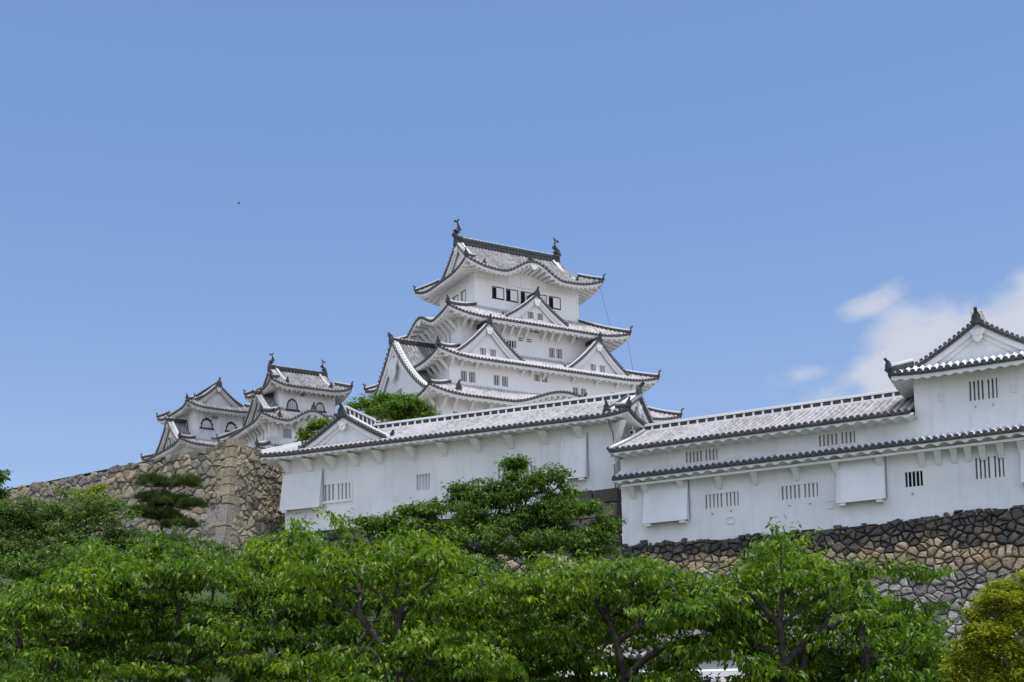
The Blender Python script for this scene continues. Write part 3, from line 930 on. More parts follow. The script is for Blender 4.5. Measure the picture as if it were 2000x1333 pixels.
# kara-hafu pendants and hooded ridge tiles
for P, a, z in ((Side('F', 0, 0, 9.12, 6.64).p, -.3, 55.28), (Side('L', 0, 0, 7.73, 12.03).p, .2, 48.9)):
    m = MB()
    m.prism([(-.9, .18), (-.45, .12), (-.25, -.22), (0, -.34), (.25, -.22), (.45, .12), (.9, .18), (.4, .3), (-.4, .3)], lambda x, t, y: P(a + x, .05 + t, z + y), -.02, .12)
    m.build('pendant', [M_TRIM], keep)
def hood(P, a, d, z, s_=1.0, th=None):
    m = MB()
    onigawara(m, lambda x, t, y: P(a + x, d - t, z + y), s_, 0)
    m.build('ridge_end_tile', [M_DARK], th or keep)
pF = Side('F', 0, 0, 9.12, 6.64).p
hood(pF, -.3, .9, 56.35, .9)
p2 = Side('F', 0, 0, 16.28, 11.43).p
hood(p2, 3.6, .9, 39.0, 1.0); hood(p2, -12.3, 1.0, 38.6, 1.0)
# lightning conductor cables hanging from the eaves
for pts in ([(8.6, -6.2, 54.4), (8.9, -6.3, 54.2), (10.3, -6.0, 50.0)], [(11.6, -7.2, 48.1), (11.9, -7.3, 47.9), (12.9, -7.0, 43.5)]):
    m = MB(); m.tube(pts, .018, 5); m.build('cable', [M_CABLE], keep)

# ------------------------------------------------------------------ the two small keeps
TRIM_CLEAN = M_TRIM
M_TRIM = M_TRIMW
def arch_window(thing, P, a0, a1, z0, z1, shut=False):
    """bell-shaped window with a black lacquer frame, standing proud of the wall"""
    w = a1 - a0; ca = (a0 + a1) / 2; h = z1 - z0
    def out(f):
        pts = [(-.5 * f - .06, 0), (-.47 * f - .03, .45), (-.36 * f, .78), (-.16 * f, .93), (0, .93 + .07 * f), (.16 * f, .93), (.36 * f, .78), (.47 * f + .03, .45), (.5 * f + .06, 0)]
        return [(ca + x * w, z0 + y * h * (f if y > .5 else 1)) for x, y in pts]
    A, B = out(1.0), out(.85)
    f = MB()
    f.grid([[P(x, .02, y) for x, y in A], [P(x, -.08, y) for x, y in A], [P(x, -.08, y) for x, y in B], [P(x, .02, y) for x, y in B]], 0)
    if shut:
        for x, y in A[1:-1]:
            f.hexa([P(x - .09, -.12, y - .09), P(x + .09, -.12, y - .09), P(x + .09, 0, y - .09), P(x - .09, 0, y - .09), P(x - .09, -.12, y + .09), P(x + .09, -.12, y + .09), P(x + .09, 0, y + .09), P(x - .09, 0, y + .09)], 0)
    strip(f, P, a0 - .22, a1 + .22, z0 - .14, z0, .16)
    o = f.build('window', [M_FRAMEB], thing)
    m = MB()
    m.poly([P(x, -.01, y) for x, y in B], 1 if not shut else 0)
    if not shut:
        for i in range(4):
            x = a0 + w * (.24 + .173 * i)
            hh = h * (.86 if 0 < i < 3 else .74)
            m.hexa([P(x - .055, -.06, z0), P(x + .055, -.06, z0), P(x + .055, -.02, z0), P(x - .055, -.02, z0), P(x - .055, -.06, z0 + hh), P(x + .055, -.06, z0 + hh), P(x + .055, -.02, z0 + hh), P(x - .055, -.02, z0 + hh)], 0)
    m.build('lattice', [M_TRIM, M_GREY], o)

ZW = 24.0
west = empty('small_keep', (-23.34, 145.75, ZW), R(30.6), "small white three-tiered turret with ridge fish and arched windows beside the great keep", "castle turret", "small turrets left of the great keep")
storey(west, 3.3, 2.74, 36.8, 40.7, M_WALLS, front=[(-.95, -.27, 39.35, 39.8, 0, M_GREY)], left=[(.7, .95, 38.6, 39.9, 0, M_GREY)])
sF = Side('F', 0, 0, 3.3, 2.74)
arch_window(west, sF.p, -2.37, -1.15, 37.75, 39.0)
arch_window(west, sF.p, .95, 2.0, 37.95, 38.95)
storey(west, 5.61, 5.84, 31.5, 35.9, M_WALLS, front=[(-4.0, -3.05, 33.7, 34.75, 4, G_)], left=[(4.2, 4.5, 33.6, 34.4, 0, M_GREY), (1.2, 1.5, 33.4, 34.2, 0, M_GREY)])
storey(west, 6.3, 6.5, 26, 31.6, M_WALLS)
irimoya(west, 4.71, 4.15, 3.3, 40.0, 2.75, .35, M_TILEW, 3.3, 2.74, c=.6, Ls=2.6, sp=.36, fish=.72, gable_sc=.62, raf=.45, hip_s=.62, ridge_h=.5)
skirt_roof(west, 6.9, 7.1, 3.3, 2.74, 35.35, 2.2, M_TILEW, c=.6, Ls=3, sp=.36, wu=5.61, wn=5.84, bumps={'F': [(-1.0, 3.2, 1.35)]}, hip_s=.62)
skirt_roof(west, 7.6, 7.8, 5.61, 5.84, 31.6, 1.3, M_TILEW, c=.5, Ls=3, sp=.36, wu=6.3, wn=6.5, hip_s=.6)
sW = Side('L', 0, 0, 7.1, 6.9)
chidori(west, sW, 0.9, 6.9 - 5.3, 4.0, 36.4, 39.4, 2.6, M_TILEW, k=.3, sc_=.7, win=False, sp=.36, oni=.7)
for a in (0.2, 1.6):
    arch_window(west, lambda x, d, z: Side('L', 0, 0, 7.1, 6.9).p(x, 6.9 - 4.84 + d, z), a, a + .7, 36.9, 37.9)
struts(west, Side('F', 0, 0, 3.3, 2.74), [-3.0, -2.0, -1.0, 0, 1.0, 2.0, 3.0], 39.95, 39.45, .75, w=.09)
struts(west, Side('F', 0, 0, 5.61, 5.84), [-5.3, -4.4, -2.6], 35.3, 34.6, .7, w=.1)
struts(west, Side('L', 0, 0, 5.84, 5.61), [5.3, 4.3, 3.3, 2.3, 1.3, .3, -.7], 35.3, 34.3, .85, w=.11)
pF = Side('F', 0, 0, 6.9, 7.1).p
hood(pF, -4.6, .7, 35.75, .75, west); hood(pF, -.4, 1.6, 37.3, .75, west)

ZI = 24.0
inui = empty('small_keep', (-37.5, 163.1, ZI), R(34.6), "small white turret with a broad front gable and shuttered spiked windows, farthest left", "castle turret", "small turrets left of the great keep")
storey(inui, 3.12, 3.73, 37.6, 43.0, M_WALLS, front=[(-.83, 0, 41.35, 41.8, 0, M_GREY), (-.93, -.14, 38.7, 39.05, 0, M_GREY)])
sF = Side('F', 0, 0, 3.12, 3.73); sL = Side('L', 0, 0, 3.73, 3.12)
arch_window(inui, sF.p, -2.2, -.82, 40.1, 41.3, True)
arch_window(inui, sF.p, 1.0, 2.3, 40.1, 41.2, True)
arch_window(inui, sL.p, .6, 1.7, 40.2, 41.5)
storey(inui, 4.6, 5.2, 30, 38.0, M_WALLS)
irimoya(inui, 5.13, 4.52, 3.95, 42.3, 3.35, .35, M_TILEW, 3.73, 3.12, c=.6, Ls=2.6, sp=.36, gable_sc=.7, raf=.45, hip_s=.6, axis='n', ridge_h=.45)
skirt_roof(inui, 6.0, 6.6, 3.12, 3.73, 37.3, 1.3, M_TILEW, c=.5, Ls=3, sp=.36, wu=4.6, wn=5.2, hip_s=.6)
sW = Side('L', 0, 0, 6.6, 6.0)
chidori(inui, sW, 1.0, .55, 4.1, 37.6, 41.0, 2.4, M_TILEW, k=.4, sc_=.7, win=False, sp=.36, oni=.7)
for a in (0.1, 1.6):
    arch_window(inui, lambda x, d, z: Side('L', 0, 0, 6.6, 6.0).p(x, .98 + d, z), a, a + .75, 38.1, 39.2)

# ------------------------------------------------------------------ long white range on the left
M_TRIM = TRIM_CLEAN
ZL = 13.6
left = empty('castle_range', (5.8645, 72.5, ZL), R(-22.35), "long white single-storey range with a small front gable at its left end", "castle building", "long white ranges on the stone walls")
YD = 7.2
class Face:
    """front face of a long range: a along it, d inwards"""
    def __init__(s, off=0.0): s.off = off
    def p(s, a, d, z): return (a, s.off + d, z)
fw = Face(0)
wins = [(-18.69, -16.65, 15.38, 16.36, 7, W_), (-12.21, -11.33, 15.43, 16.37, 4, W_), (-7.01, -4.9, 15.6, 16.45, 7, W_)]
m = MB()
wall_panel(m, fw.p, -21.2, 0.1, 13.6, 18.2, wins)
m.quad((0.1, 0, 13.6), (0.1, YD, 13.6), (0.1, YD, 18.2), (0.1, 0, 18.2)); m.quad((-21.2, 0, 13.6), (-21.2, YD, 13.6), (-21.2, YD, 18.2), (-21.2, 0, 18.2)); m.quad((-21.2, YD, 13.6), (.1, YD, 13.6), (.1, YD, 18.2), (-21.2, YD, 18.2))
m.build('wall', [M_WALL], left)
for w in wins: bars(left, fw.p, *w[:5], w[5], mid=(w[4] == 7))
m = MB(); strip(m, fw.p, -18.95, -16.5, 15.2, 15.34, .12); strip(m, fw.p, -16.56, -16.48, 15.34, 16.5, .05); m.build('sill', [M_TRIM], left)

def drop_box(thing, a0, a1, z0, z1, reach=.62, off=0.0):
    """stone-drop: a plastered board leaning out from the wall"""
    m = MB(); t = .10
    m.hexa([(a0, off - reach - t, z0), (a1, off - reach - t, z0), (a1, off - reach + .0, z0), (a0, off - reach + .0, z0), (a0, off - .12, z1), (a1, off - .12, z1), (a1, off - .002, z1), (a0, off - .002, z1)])
    for a in (a0, a1 - .07):   # cheeks
        m.hexa([(a, off - reach, z0 + .05), (a + .07, off - reach, z0 + .05), (a + .07, off + .0, z0 + .05), (a, off + .0, z0 + .05), (a, off - .1, z1), (a + .07, off - .1, z1), (a + .07, off + .0, z1), (a, off + .0, z1)])
    o = m.build('stone_drop', [M_WALL], thing)
    for a in (a0 + .12, a1 - .42):
        b = MB()
        b.box(a, a + .3, off - reach - .06, off + .01, z0 - .13, z0 - .005)
        b.build('support_beam', [M_TRIM], o)
    c = MB(); c.box(a1 + .02, a1 + .05, off - .10, off - .02, z0 + .1, z1 + .1); c.build('gap_strip', [M_GREY], o)
def bracket(thing, a, z_top, z_bot, reach=.85, w=.17, off=0.0):
    m = MB()
    rows = []
    for f, k, o in ((0, .66, .10), (.15, .70, .20), (.45, .80, .42), (.75, .92, .75), (1, 1.0, 1.0)):
        z = z_bot + (z_top - z_bot) * f
        rows.append([(a - w * k, off + .01, z), (a - w * k, off - reach * o, z), (a + w * k, off - reach * o, z), (a + w * k, off + .01, z)])
    m.grid(rows, 0); m.poly(rows[0]); m.poly(rows[-1])
    m.build('bracket', [M_TRIM], thing)
def loophole(thing, a0, a1, z0, z1, off=0.0):
    m = MB(); P = Face(off).p
    t = .05
    for x0, x1, y0, y1 in ((a0, a1, z1 - t, z1), (a0, a1, z0, z0 + t), (a0, a0 + t, z0 + t, z1 - t), (a1 - t, a1, z0 + t, z1 - t)):
        strip(m, P, x0, x1, y0, y1, .045)
    m.build('loophole', [M_TRIM], thing)
def drain(thing, a, z):
    m = MB(); m.tube([(a, -.05, z), (a, .05, z + .01)], .045, 7); m.build('drain_spout', [M_GREY], thing)

drop_box(left, -21.25, -18.5, 14.95, 17.25, .48); drop_box(left, -3.06, -1.55, 15.1, 17.6, .42)
loophole(left, -13.75, -13.45, 14.95, 15.3)
drain(left, -18.3, 15.0)
for a in (-20.92, -19.32, -17.75, -16.17, -14.54, -12.36, -10.30, -8.17, -6.10, -4.03, -1.91):
    bracket(left, a, 17.92, 17.28, .85, .22)
# main roof: front and back slopes, right end hipped with a gable above, left end hipped
ZE, ZRID, DR = 18.26, 20.32, 4.85
def zmain(d): t = d / DR; return ZE + (ZRID - ZE) * (.88 * t + .12 * t * t)
def zmain_up(a, d):
    return zmain(d) + .10 * max(0, 1 - (a + 22.25) / 3.0) ** 2 * max(0, 1 - d / 3) + .22 * max(0, 1 - (1.3 - a) / 2.0) ** 2 * max(0, 1 - d / 3)
aL, aR = -22.25, 1.3
fe = Face(-1.25)
mb = MB()
tile_slope(mb, fe.p, aL, -17.0, .325, lambda a: 0, lambda a: min(DR, max(0, a - aL)), zmain_up, 6)
tile_slope(mb, fe.p, -17.0, 0.35, .325, lambda a: 0, lambda a: DR, zmain_up, 8)
tile_slope(mb, fe.p, 0.35, aR, .325, lambda a: 0, lambda a: max(0, aR - a), zmain_up, 4)
Pb = lambda a, d, z: (a, YD + 1.25 - d, z)
tile_slope(mb, Pb, aL, 0.35, .45, lambda a: 0, lambda a: min(DR, max(0, a - aL)), lambda a, d: zmain(d), 5)
tile_slope(mb, Pb, 0.35, aR, .45, lambda a: 0, lambda a: max(0, aR - a), lambda a, d: zmain(d), 3)
cy = -1.25 + DR
Pr = lambda a, d, z: (aR - d, cy + a, z)
tile_slope(mb, Pr, -DR, DR, .325, lambda a: 0, lambda a: max(0.0, min(.95, DR - abs(a))), lambda a, d: zmain(d) + .22 * max(0, 1 - (DR - abs(a) - d) / 2.0) ** 2 * max(0, 1 - d / 3), 4)
Pl = lambda a, d, z: (aL + d, cy + a, z)
tile_slope(mb, Pl, -DR, DR, .45, lambda a: 0, lambda a: max(0.0, DR - abs(a)), lambda a, d: zmain(d), 5)
lroof = mb.build('roof', [M_TILE, M_CAP, M_DARK], left)
ev = MB()
eave_scallop(ev, fe.p, aL + .05, aR - .05, lambda a: zmain_up(a, 0), 1.27, per=.52, t=.22, wave=.10, rise=.10)
eave_scallop(ev, Pr, -DR + .05, DR - .05, lambda a: zmain(0) + .22 * max(0, 1 - (DR - abs(a)) / 2.0) ** 2, 1.2, per=.52, t=.22, wave=.10, rise=.10)
eave_scallop(ev, Pb, aL + .05, aR - .05, lambda a: zmain(0), 1.02, per=.8, t=.26, wave=.07, rise=.12)
eave_scallop(ev, Pl, -DR + .05, DR - .05, lambda a: zmain(0), 1.05, per=.8, t=.26, wave=.07, rise=.12)
ev.build('eave', [M_TRIM], lroof)
ridge_ladder(lroof, (-17.0, cy, ZRID), (.35, cy, ZRID), w=.38, h=.29, step=.50)
m = MB()
onigawara(m, lambda x, t, y: (.45 + t, cy + x, ZRID + y - .1), 1.0); m.build('ridge_end_tile', [M_DARK], lroof)
hip_ridge(lroof, [(aR - d, -1.25 + d, zmain(d) + .22 * max(0, 1 - d / 3) + .03) for d in (0, .32, .64, .95)], .30, .30, .5, 0, 1)
hip_ridge(lroof, [(0.35 - .55, -1.25 + d, zmain(d) + .03) for d in (.75, 1.4, 2.2, 3.0, 3.8, 4.5)], .28, .28, .6, 0, 0)
hip_ridge(lroof, [(aL + d, -1.25 + d, zmain(d) + .05) for d in (0.1, .5, 1.0, 1.6, 2.3)], .34, .34, .1, 1, 1)
gable_parts(left, lambda x, out, z: (.42 + out, cy + x, z), DR - .95, lambda x: zmain(DR - min(abs(x), DR)), zmain(.95) - .05, .8, wall_mat=M_WALL)
# front gable of the left end
chidori(left, fe, -17.05, 1.15, 2.95, zmain(1.15) + .02, ZRID + .16, DR - 1.1, M_TILE, k=.12, sc_=.72, win=False, sp=.325, oni=.85, ridge='ladder', curl=True, recess=.22, wall_mat=M_WALL)
# corner bracket with a small round camera, and the conductor at the right end
m = MB(); m.hexa([(0.1, -.15, 16.6), (.25, 0, 16.6), (.1, .2, 16.6), (0, 0, 16.6), (.75, -.95, 17.95), (1.0, -.75, 17.95), (.5, .2, 17.95), (0, -.2, 17.95)]); m.build('bracket', [M_TRIM], left)
m = MB(); m.tube([(.95, .5, 17.55), (.95, .28, 17.5)], .16, 10); m.tube([(.95, .28, 17.5), (.95, .26, 17.495)], .09, 10, 1); m.tube([(.95, .5, 17.55), (.95, .5, 17.95)], .04, 6); m.build('security_camera', [M_METAL, M_VOID], left)
m = MB(); m.tube([(.0, -.9, 18.05), (.05, -.3, 17.4), (.02, -.06, 17.0), (.02, -.06, 13.7)], .025, 5); m.build('cable', [M_CABLE], left)

# ------------------------------------------------------------------ long white range on the right, with its corner turret
ZR = 10.6
right = empty('castle_range', (5.9825, 70.5, ZR), R(-27.12), "long white two-storey range with a middle pent roof and a gabled turret on its right", "castle building", "long white ranges on the stone walls")
AE = 22.2; T0 = 15.49; TC = 18.57; TH = TC - T0
fw = Face(0)
wins = [(4.73, 6.52, 12.40, 13.12, 8, W_), (8.77, 10.62, 12.42, 13.12, 8, W_), (14.88, 15.71, 12.40, 13.14, 4, V), (18.15, 19.43, 12.42, 13.45, 6, G_), (3.74, 5.47, 14.6, 15.5, 8, W_), (10.77, 12.57, 14.55, 15.5, 8, W_)]
twins = [(18.05, 19.32, 16.22, 17.17, 6, G_)]
m = MB()
wall_panel(m, fw.p, 0.05, AE, 10.6, 15.9, wins)
wall_panel(m, fw.p, T0, AE - .6, 15.9, 17.75, twins)
for a, z0, z1 in ((.05, 10.6, 16.0), (T0, 15.9, 17.75), (AE - .6, 15.9, 17.75), (AE, 10.6, 15.9)):
    m.quad((a, 0, z0), (a, YD, z0), (a, YD, z1), (a, 0, z1))
m.quad((.05, YD, 10.6), (AE, YD, 10.6), (AE, YD, 16), (.05, YD, 16)); m.quad((T0, YD, 15.9), (AE - .6, YD, 15.9), (AE - .6, YD, 17.75), (T0, YD, 17.75))
m.build('wall', [M_WALL], right)
for w in wins + twins: bars(right, fw.p, *w[:5], w[5], mid=(w[4] in (6, 8)))
drop_box(right, 1.41, 3.85, 11.85, 14.0, .42); drop_box(right, 11.63, 13.97, 11.88, 14.0, .42); drop_box(right, 20.2, 22.0, 11.95, 13.9, .42)
for r_ in ((5.85, 6.27, 11.47, 11.85), (11.0, 11.39, 11.75, 12.18), (16.6, 16.88, 16.4, 16.76), (19.9, 20.2, 16.35, 16.75), (2.1, 2.35, 14.62, 14.95), (7.6, 7.85, 14.62, 14.95)): loophole(right, *r_)
for a, z in ((5.1, 12.1), (6.1, 12.15), (9.15, 12.1), (10.2, 12.1), (15.2, 12.05), (18.3, 15.9), (19.1, 15.9)): drain(right, a, z)
for a in (.76, 1.5, 3.51, 5.58, 7.46, 9.59, 11.60, 13.76, 15.75, 16.5, 17.24, 17.88, 18.52, 19.33, 20.24, 21.0):
    bracket(right, a, 14.0, 13.30 if a > 15 else 13.34, .64, .17)
m = MB(); m.box(.3, AE - .2, -.66, -.55, 13.92, 14.03); m.build('eave_beam', [M_TRIM], right)
# pent roof between the storeys
pe = Face(-.95)
zp_ = lambda a, d: 14.40 + .42 * d
mb = MB(); tile_slope(mb, pe.p, -.1, AE + .3, .325, lambda a: 0, lambda a: .95, zp_, 4)
pent = mb.build('pent_roof', [M_TILEB, M_CAP, M_DARK], right)
ev = MB(); eave_scallop(ev, pe.p, -.08, AE + .28, lambda a: 14.40, .96, per=.65, t=.20, wave=.13, rise=.02); ev.build('eave', [M_TRIM], pent)
m = MB(); m.beam([(-.05, -.06, 14.76), (AE, -.06, 14.76)], .14, .14); m.build('top_course', [M_TRIM], pent)
# upper roof
def zup(a, d): t = d / DR; return 15.84 + 1.97 * (.9 * t + .1 * t * t)
mb = MB()
tile_slope(mb, fe.p, -.08, T0 - .02, .325, lambda a: 0, lambda a: DR, zup, 8)
tile_slope(mb, Pb, -.08, T0 - .02, .45, lambda a: 0, lambda a: DR, zup, 5)
rroof = mb.build('roof', [M_TILE, M_CAP, M_DARK], right)
ev = MB(); eave_scallop(ev, fe.p, -.06, T0 + .15, lambda a: 15.84, 1.25, per=.65, t=.20, wave=.13, rise=.05); eave_scallop(ev, Pb, -.06, T0, lambda a: 15.84, 1.25, per=.65, t=.20, wave=.13, rise=.05)
ev.build('eave', [M_TRIM], rroof)
ridge_ladder(rroof, (.1, cy, 17.80), (T0 - .02, cy, 17.80), w=.38, h=.28, step=.52)
m = MB(); onigawara(m, lambda x, t, y: (0 - t, cy + x, 17.7 + y), .7); m.build('ridge_end_tile', [M_DARK], rroof)
gable_parts(right, lambda x, out, z: (-.02 - out, cy + x, z), DR, lambda x: zup(0, DR - min(abs(x), DR)), 15.9, .7, wall_mat=M_WALL, recess=.15)
# turret roof (gable to the front)
tur = empty('turret_roof_frame', (TC, YD / 2, 0)); 
irimoya(tur, YD / 2 + 1.1, TH + .95, YD / 2 + .15, 17.72, 2.25, .30, M_TILEB, YD / 2, TH, c=.12, Ls=2.5, sp=.325, gable_sc=.72, hip_s=.6, axis='n', ridge='ladder', desc=False, eave='scallop', gable_kw=dict(recess=.22, wall_mat=M_WALL))
for ch in [o for o in COL.objects if o.parent == tur]:
    ch.parent = right; ch.location = (TC, YD / 2, 0)
bpy.data.objects.remove(tur)
for th, zb in ((keep, ZK), (west, ZW), (inui, ZI), (left, ZL), (right, ZR)):
    for ch in [o for o in COL.objects if o.parent == th]:
        ch.location.z -= zb

# ------------------------------------------------------------------ stone walls
def clip(poly, nx, ny, c):
    out = []
    n = len(poly)
    for i in range(n):
        a, b = poly[i], poly[(i + 1) % n]
        da = a[0] * nx + a[1] * ny - c; db = b[0] * nx + b[1] * ny - c
        if da <= 0: out.append(a)
        if (da < 0 < db) or (db < 0 < da):
            t = da / (da - db)
            out.append((a[0] + (b[0] - a[0]) * t, a[1] + (b[1] - a[1]) * t))
    return out
def stones(mb, S, s0, s1, z0, z1, size, colour, seed, asp=1.35, drop=.28, bulge=.16, gap=.03, ztop=None, skip=None, topj=.12):
    """irregular field stones, each a faceted boulder face. S(s, z, out) -> point"""
    rg = random.Random(seed)
    gx, gz = size * asp * .80, size * .80
    nx, nz = int((s1 - s0) / gx) + 1, int((z1 - z0) / gz) + 1
    pts = {}
    for i in range(-1, nx + 1):
        for j in range(-1, nz + 1):
            if rg.random() < drop: continue
            pts[(i, j)] = (s0 + (i + .5 + rg.uniform(-.46, .46) + (.5 if j % 2 else 0)) * gx, z0 + (j + .5 + rg.uniform(-.42, .42)) * gz)
    for (i, j), (px, pz) in pts.items():
        if px < s0 - .1 or px > s1 + .1 or pz < z0 - .1: continue
        top = (ztop(px) if ztop else z1)
        if pz > top + .05: continue
        R_ = 2.6 * size
        poly = [(px - R_, pz - R_), (px + R_, pz - R_), (px + R_, pz + R_), (px - R_, pz + R_)]
        for di in range(-3, 4):
            for dj in range(-3, 4):
                q = pts.get((i + di, j + dj))
                if q is None or (di == 0 and dj == 0): continue
                # anisotropic metric so stones lie flat
                ex, ez = (q[0] - px) / asp ** 2, (q[1] - pz)
                mx, mz = (q[0] + px) / 2, (q[1] + pz) / 2
                poly = clip(poly, ex, ez, ex * mx + ez * mz)
                if len(poly) < 3: break
            if len(poly) < 3: break
        if len(poly) < 3: continue
        poly = clip(poly, -1, 0, -s0); poly = clip(poly, 1, 0, s1)
        poly = clip(poly, 0, -1, -z0)
        sl = (ztop(px + .2) - ztop(px - .2)) / .4 if ztop else 0
        poly = clip(poly, -sl, 1, top + rg.uniform(-topj, topj) - sl * px)
        if len(poly) < 3: continue
        if skip and skip(px, pz): continue
        cx = sum(p[0] for p in poly) / len(poly); cz = sum(p[1] for p in poly) / len(poly)
        # split long edges and wobble the outline
        ring = []
        n = len(poly)
        for k in range(n):
            a, b = poly[k], poly[(k + 1) % n]
            ring.append(a)
            l = math.hypot(b[0] - a[0], b[1] - a[1])
            if l > size * .35:
                t = rg.uniform(.35, .65); e = rg.uniform(-.02, .045) * size
                ring.append((a[0] + (b[0] - a[0]) * t - (b[1] - a[1]) / l * -e * -1, a[1] + (b[1] - a[1]) * t - (b[0] - a[0]) / l * e))
        rr_ = []
        for k in range(len(ring)):      # cut the corners so the stones read as worn boulders
            a, b = ring[k], ring[(k + 1) % len(ring)]
            rr_ += [(a[0] * .85 + b[0] * .15, a[1] * .85 + b[1] * .15), (a[0] * .15 + b[0] * .85, a[1] * .15 + b[1] * .85)]
        ring = rr_
        rad = sum(math.hypot(p[0] - cx, p[1] - cz) for p in ring) / len(ring)
        if rad < .05: continue
        tx, tz = rg.uniform(-.22, .22), rg.uniform(-.25, .12)
        base = rg.uniform(-.05, .06)
        bl = bulge * min(1.3, rad / size * 1.7) * rg.uniform(.6, 1.25)
        def at(f, g, o):
            r = []
            for p in ring:
                d = math.hypot(p[0] - cx, p[1] - cz) or 1e-3
                k = max(.1, (d * f - g) / d)
                x, z = cx + (p[0] - cx) * k, cz + (p[1] - cz) * k
                r.append(S(x, z, base + o + tx * (x - cx) + tz * (z - cz) + (rg.uniform(-.025, .025) if o > -.05 else 0)))
            return r
        rows = [at(1, gap * .3, -.14), at(1, gap * .8, -.01), at(.90, gap, bl * .62), at(.55, 0, bl)]
        f0 = len(mb.f)
        mb.grid([r for r in rows], 0, close=True)
        mb.poly(rows[-1], 0)
        c = colour(cx, cz, rg)
        for fi in range(f0, len(mb.f)): mb.c[fi] = c

def pick(rg, cols, v=.18):
    c = rg.choice(cols); k = rg.uniform(1 - v, 1 + v)
    return (c[0] * k, c[1] * k, c[2] * k)
TAN = [(.30, .26, .19), (.335, .29, .21), (.27, .24, .185), (.25, .225, .18), (.33, .27, .18), (.20, .185, .16)]
LITTAN = [(.40, .355, .265), (.38, .34, .26), (.35, .32, .255), (.32, .295, .25), (.41, .35, .25)]  # paler tan for the right face, its sunlit tone put into the colour
DARKS = [(.105, .093, .082), (.080, .075, .073), (.13, .11, .09), (.155, .135, .108), (.075, .072, .075), (.115, .095, .085)]
WARM = [(.36, .28, .17), (.40, .31, .20), (.33, .27, .19), (.42, .35, .25), (.27, .22, .16)]
GREYS = [(.34, .325, .31), (.39, .375, .355), (.26, .245, .235), (.30, .275, .25), (.45, .435, .41), (.22, .20, .19)]

# corner wall on the left
CX, CY, CZ = -16.8, 80.0, 19.42
ZB = 5.0
dl = Vector((-math.cos(R(37)), math.sin(R(37)), 0)); nl = Vector((-math.sin(R(37)), -math.cos(R(37)), 0))
dr = Vector((math.cos(R(62)), math.sin(R(62)), 0)); nr = Vector((math.sin(R(62)), -math.cos(R(62)), 0))
BL, BR = .28, .12
def bat(z, b): h = max(0.0, CZ - z); return b * h * (.75 + .02 * h)
def corner_at(z):
    a, b = bat(z, BL), bat(z, BR)
    det = nl.x * nr.y - nl.y * nr.x
    return Vector((CX + (a * nr.y - b * nl.y) / det, CY + (nl.x * b - nr.x * a) / det, z))
def SL(s, z, o):
    q = corner_at(z) + dl * s + nl * o
    return (q.x - CX, q.y - CY, z - ZB)
def SR(s, z, o):
    q = corner_at(z) + dr * s + nr * o
    return (q.x - CX, q.y - CY, z - ZB)
corner = empty('stone_wall', (CX, CY, ZB), 0, "tall tan fieldstone wall with a sharp corner of long squared blocks, below the small turrets", "stone wall", "castle stone walls")
mb = MB()
zt_l = lambda s: CZ - .30 + .025 * s + .10 * math.sin(s * 1.3) - (.0 if s > 1.5 else -.15)
colL = lambda s, z, rg: pick(rg, [(.17, .155, .145), (.20, .18, .16)]) if z > zt_l(s) - .42 and rg.random() < .75 else pick(rg, TAN if z > 15.5 or rg.random() < .6 else [(.22, .205, .19), (.25, .235, .21)])
stones(mb, SL, .55, 46, ZB, 20.7, .50, colL, 5, asp=1.25, drop=.40, bulge=.11, gap=.022, ztop=zt_l, topj=.09)
mb.build('left_face' if False else 'wall_face', [M_STONE], corner)
mb = MB()
colR = lambda s, z, rg: pick(rg, LITTAN if rg.random() < .8 else TAN)
stones(mb, SR, .45, 9, ZB, 20.4, .42, colR, 9, asp=1.1, drop=.36, bulge=.11, gap=.022, ztop=lambda s: CZ - .25 - .03 * s + .08 * math.sin(s * 2), topj=.1)
mb.build('wall_face', [M_STONE], corner)
# long squared corner blocks laid alternately
mb = MB(); rg = random.Random(3)
z = CZ + .12; i = 0
while z > ZB + .5:
    h = rg.uniform(.50, .74) if z > 15.6 else rg.uniform(1.0, 1.5)
    la, lb = (rg.uniform(1.2, 1.9), rg.uniform(.5, .75)) if i % 2 else (rg.uniform(.55, .85), rg.uniform(1.1, 1.7))
    if z <= 15.6: la, lb = rg.uniform(1.4, 2.2), rg.uniform(.9, 1.6)
    o = rg.uniform(.05, .11)
    rows = []
    for zz, g, oo in ((z - h + .01, .0, o - .05), (z - h + .035, 0, o), (z - .035, 0, o), (z - .01, 0, o - .05)):
        zc_ = zz
        c0 = corner_at(zc_)
        def fix(v): return (v.x - CX, v.y - CY, zz - ZB)
        # outer corner point lies on both proud faces
        det = nl.x * nr.y - nl.y * nr.x
        k = Vector(((oo * nr.y - oo * nl.y) / det, (nl.x * oo - nr.x * oo) / det, 0))
        cc = c0 + k
        rows.append([fix(cc + dl * la - nl * .5), fix(cc + dl * la - nl * .07), fix(cc + dl * (la - .08)), fix(cc + dl * la * .5 + nl * .02), fix(cc + dl * .05), fix(cc + dr * .05), fix(cc + dr * lb * .5 + nr * .02), fix(cc + dr * (lb - .08)), fix(cc + dr * lb - nr * .07), fix(cc + dr * lb - nr * .5)])
    f0 = len(mb.f)
    mb.grid(rows, 0); mb.poly(rows[-1], 0); mb.poly(rows[0][::-1], 0)
    c = pick(rg, [(.31, .27, .20), (.34, .29, .205), (.28, .25, .195), (.31, .265, .18)] if z > 15.6 else [(.27, .245, .21), (.24, .22, .19), (.29, .27, .235)], .12)
    for fi in range(f0, len(mb.f)): mb.c[fi] = c
    z -= h; i += 1
mb.build('corner_block', [M_STONE], corner)
mb = MB()
zs = [ZB + (CZ - .15 - ZB) * i / 12 for i in range(13)]
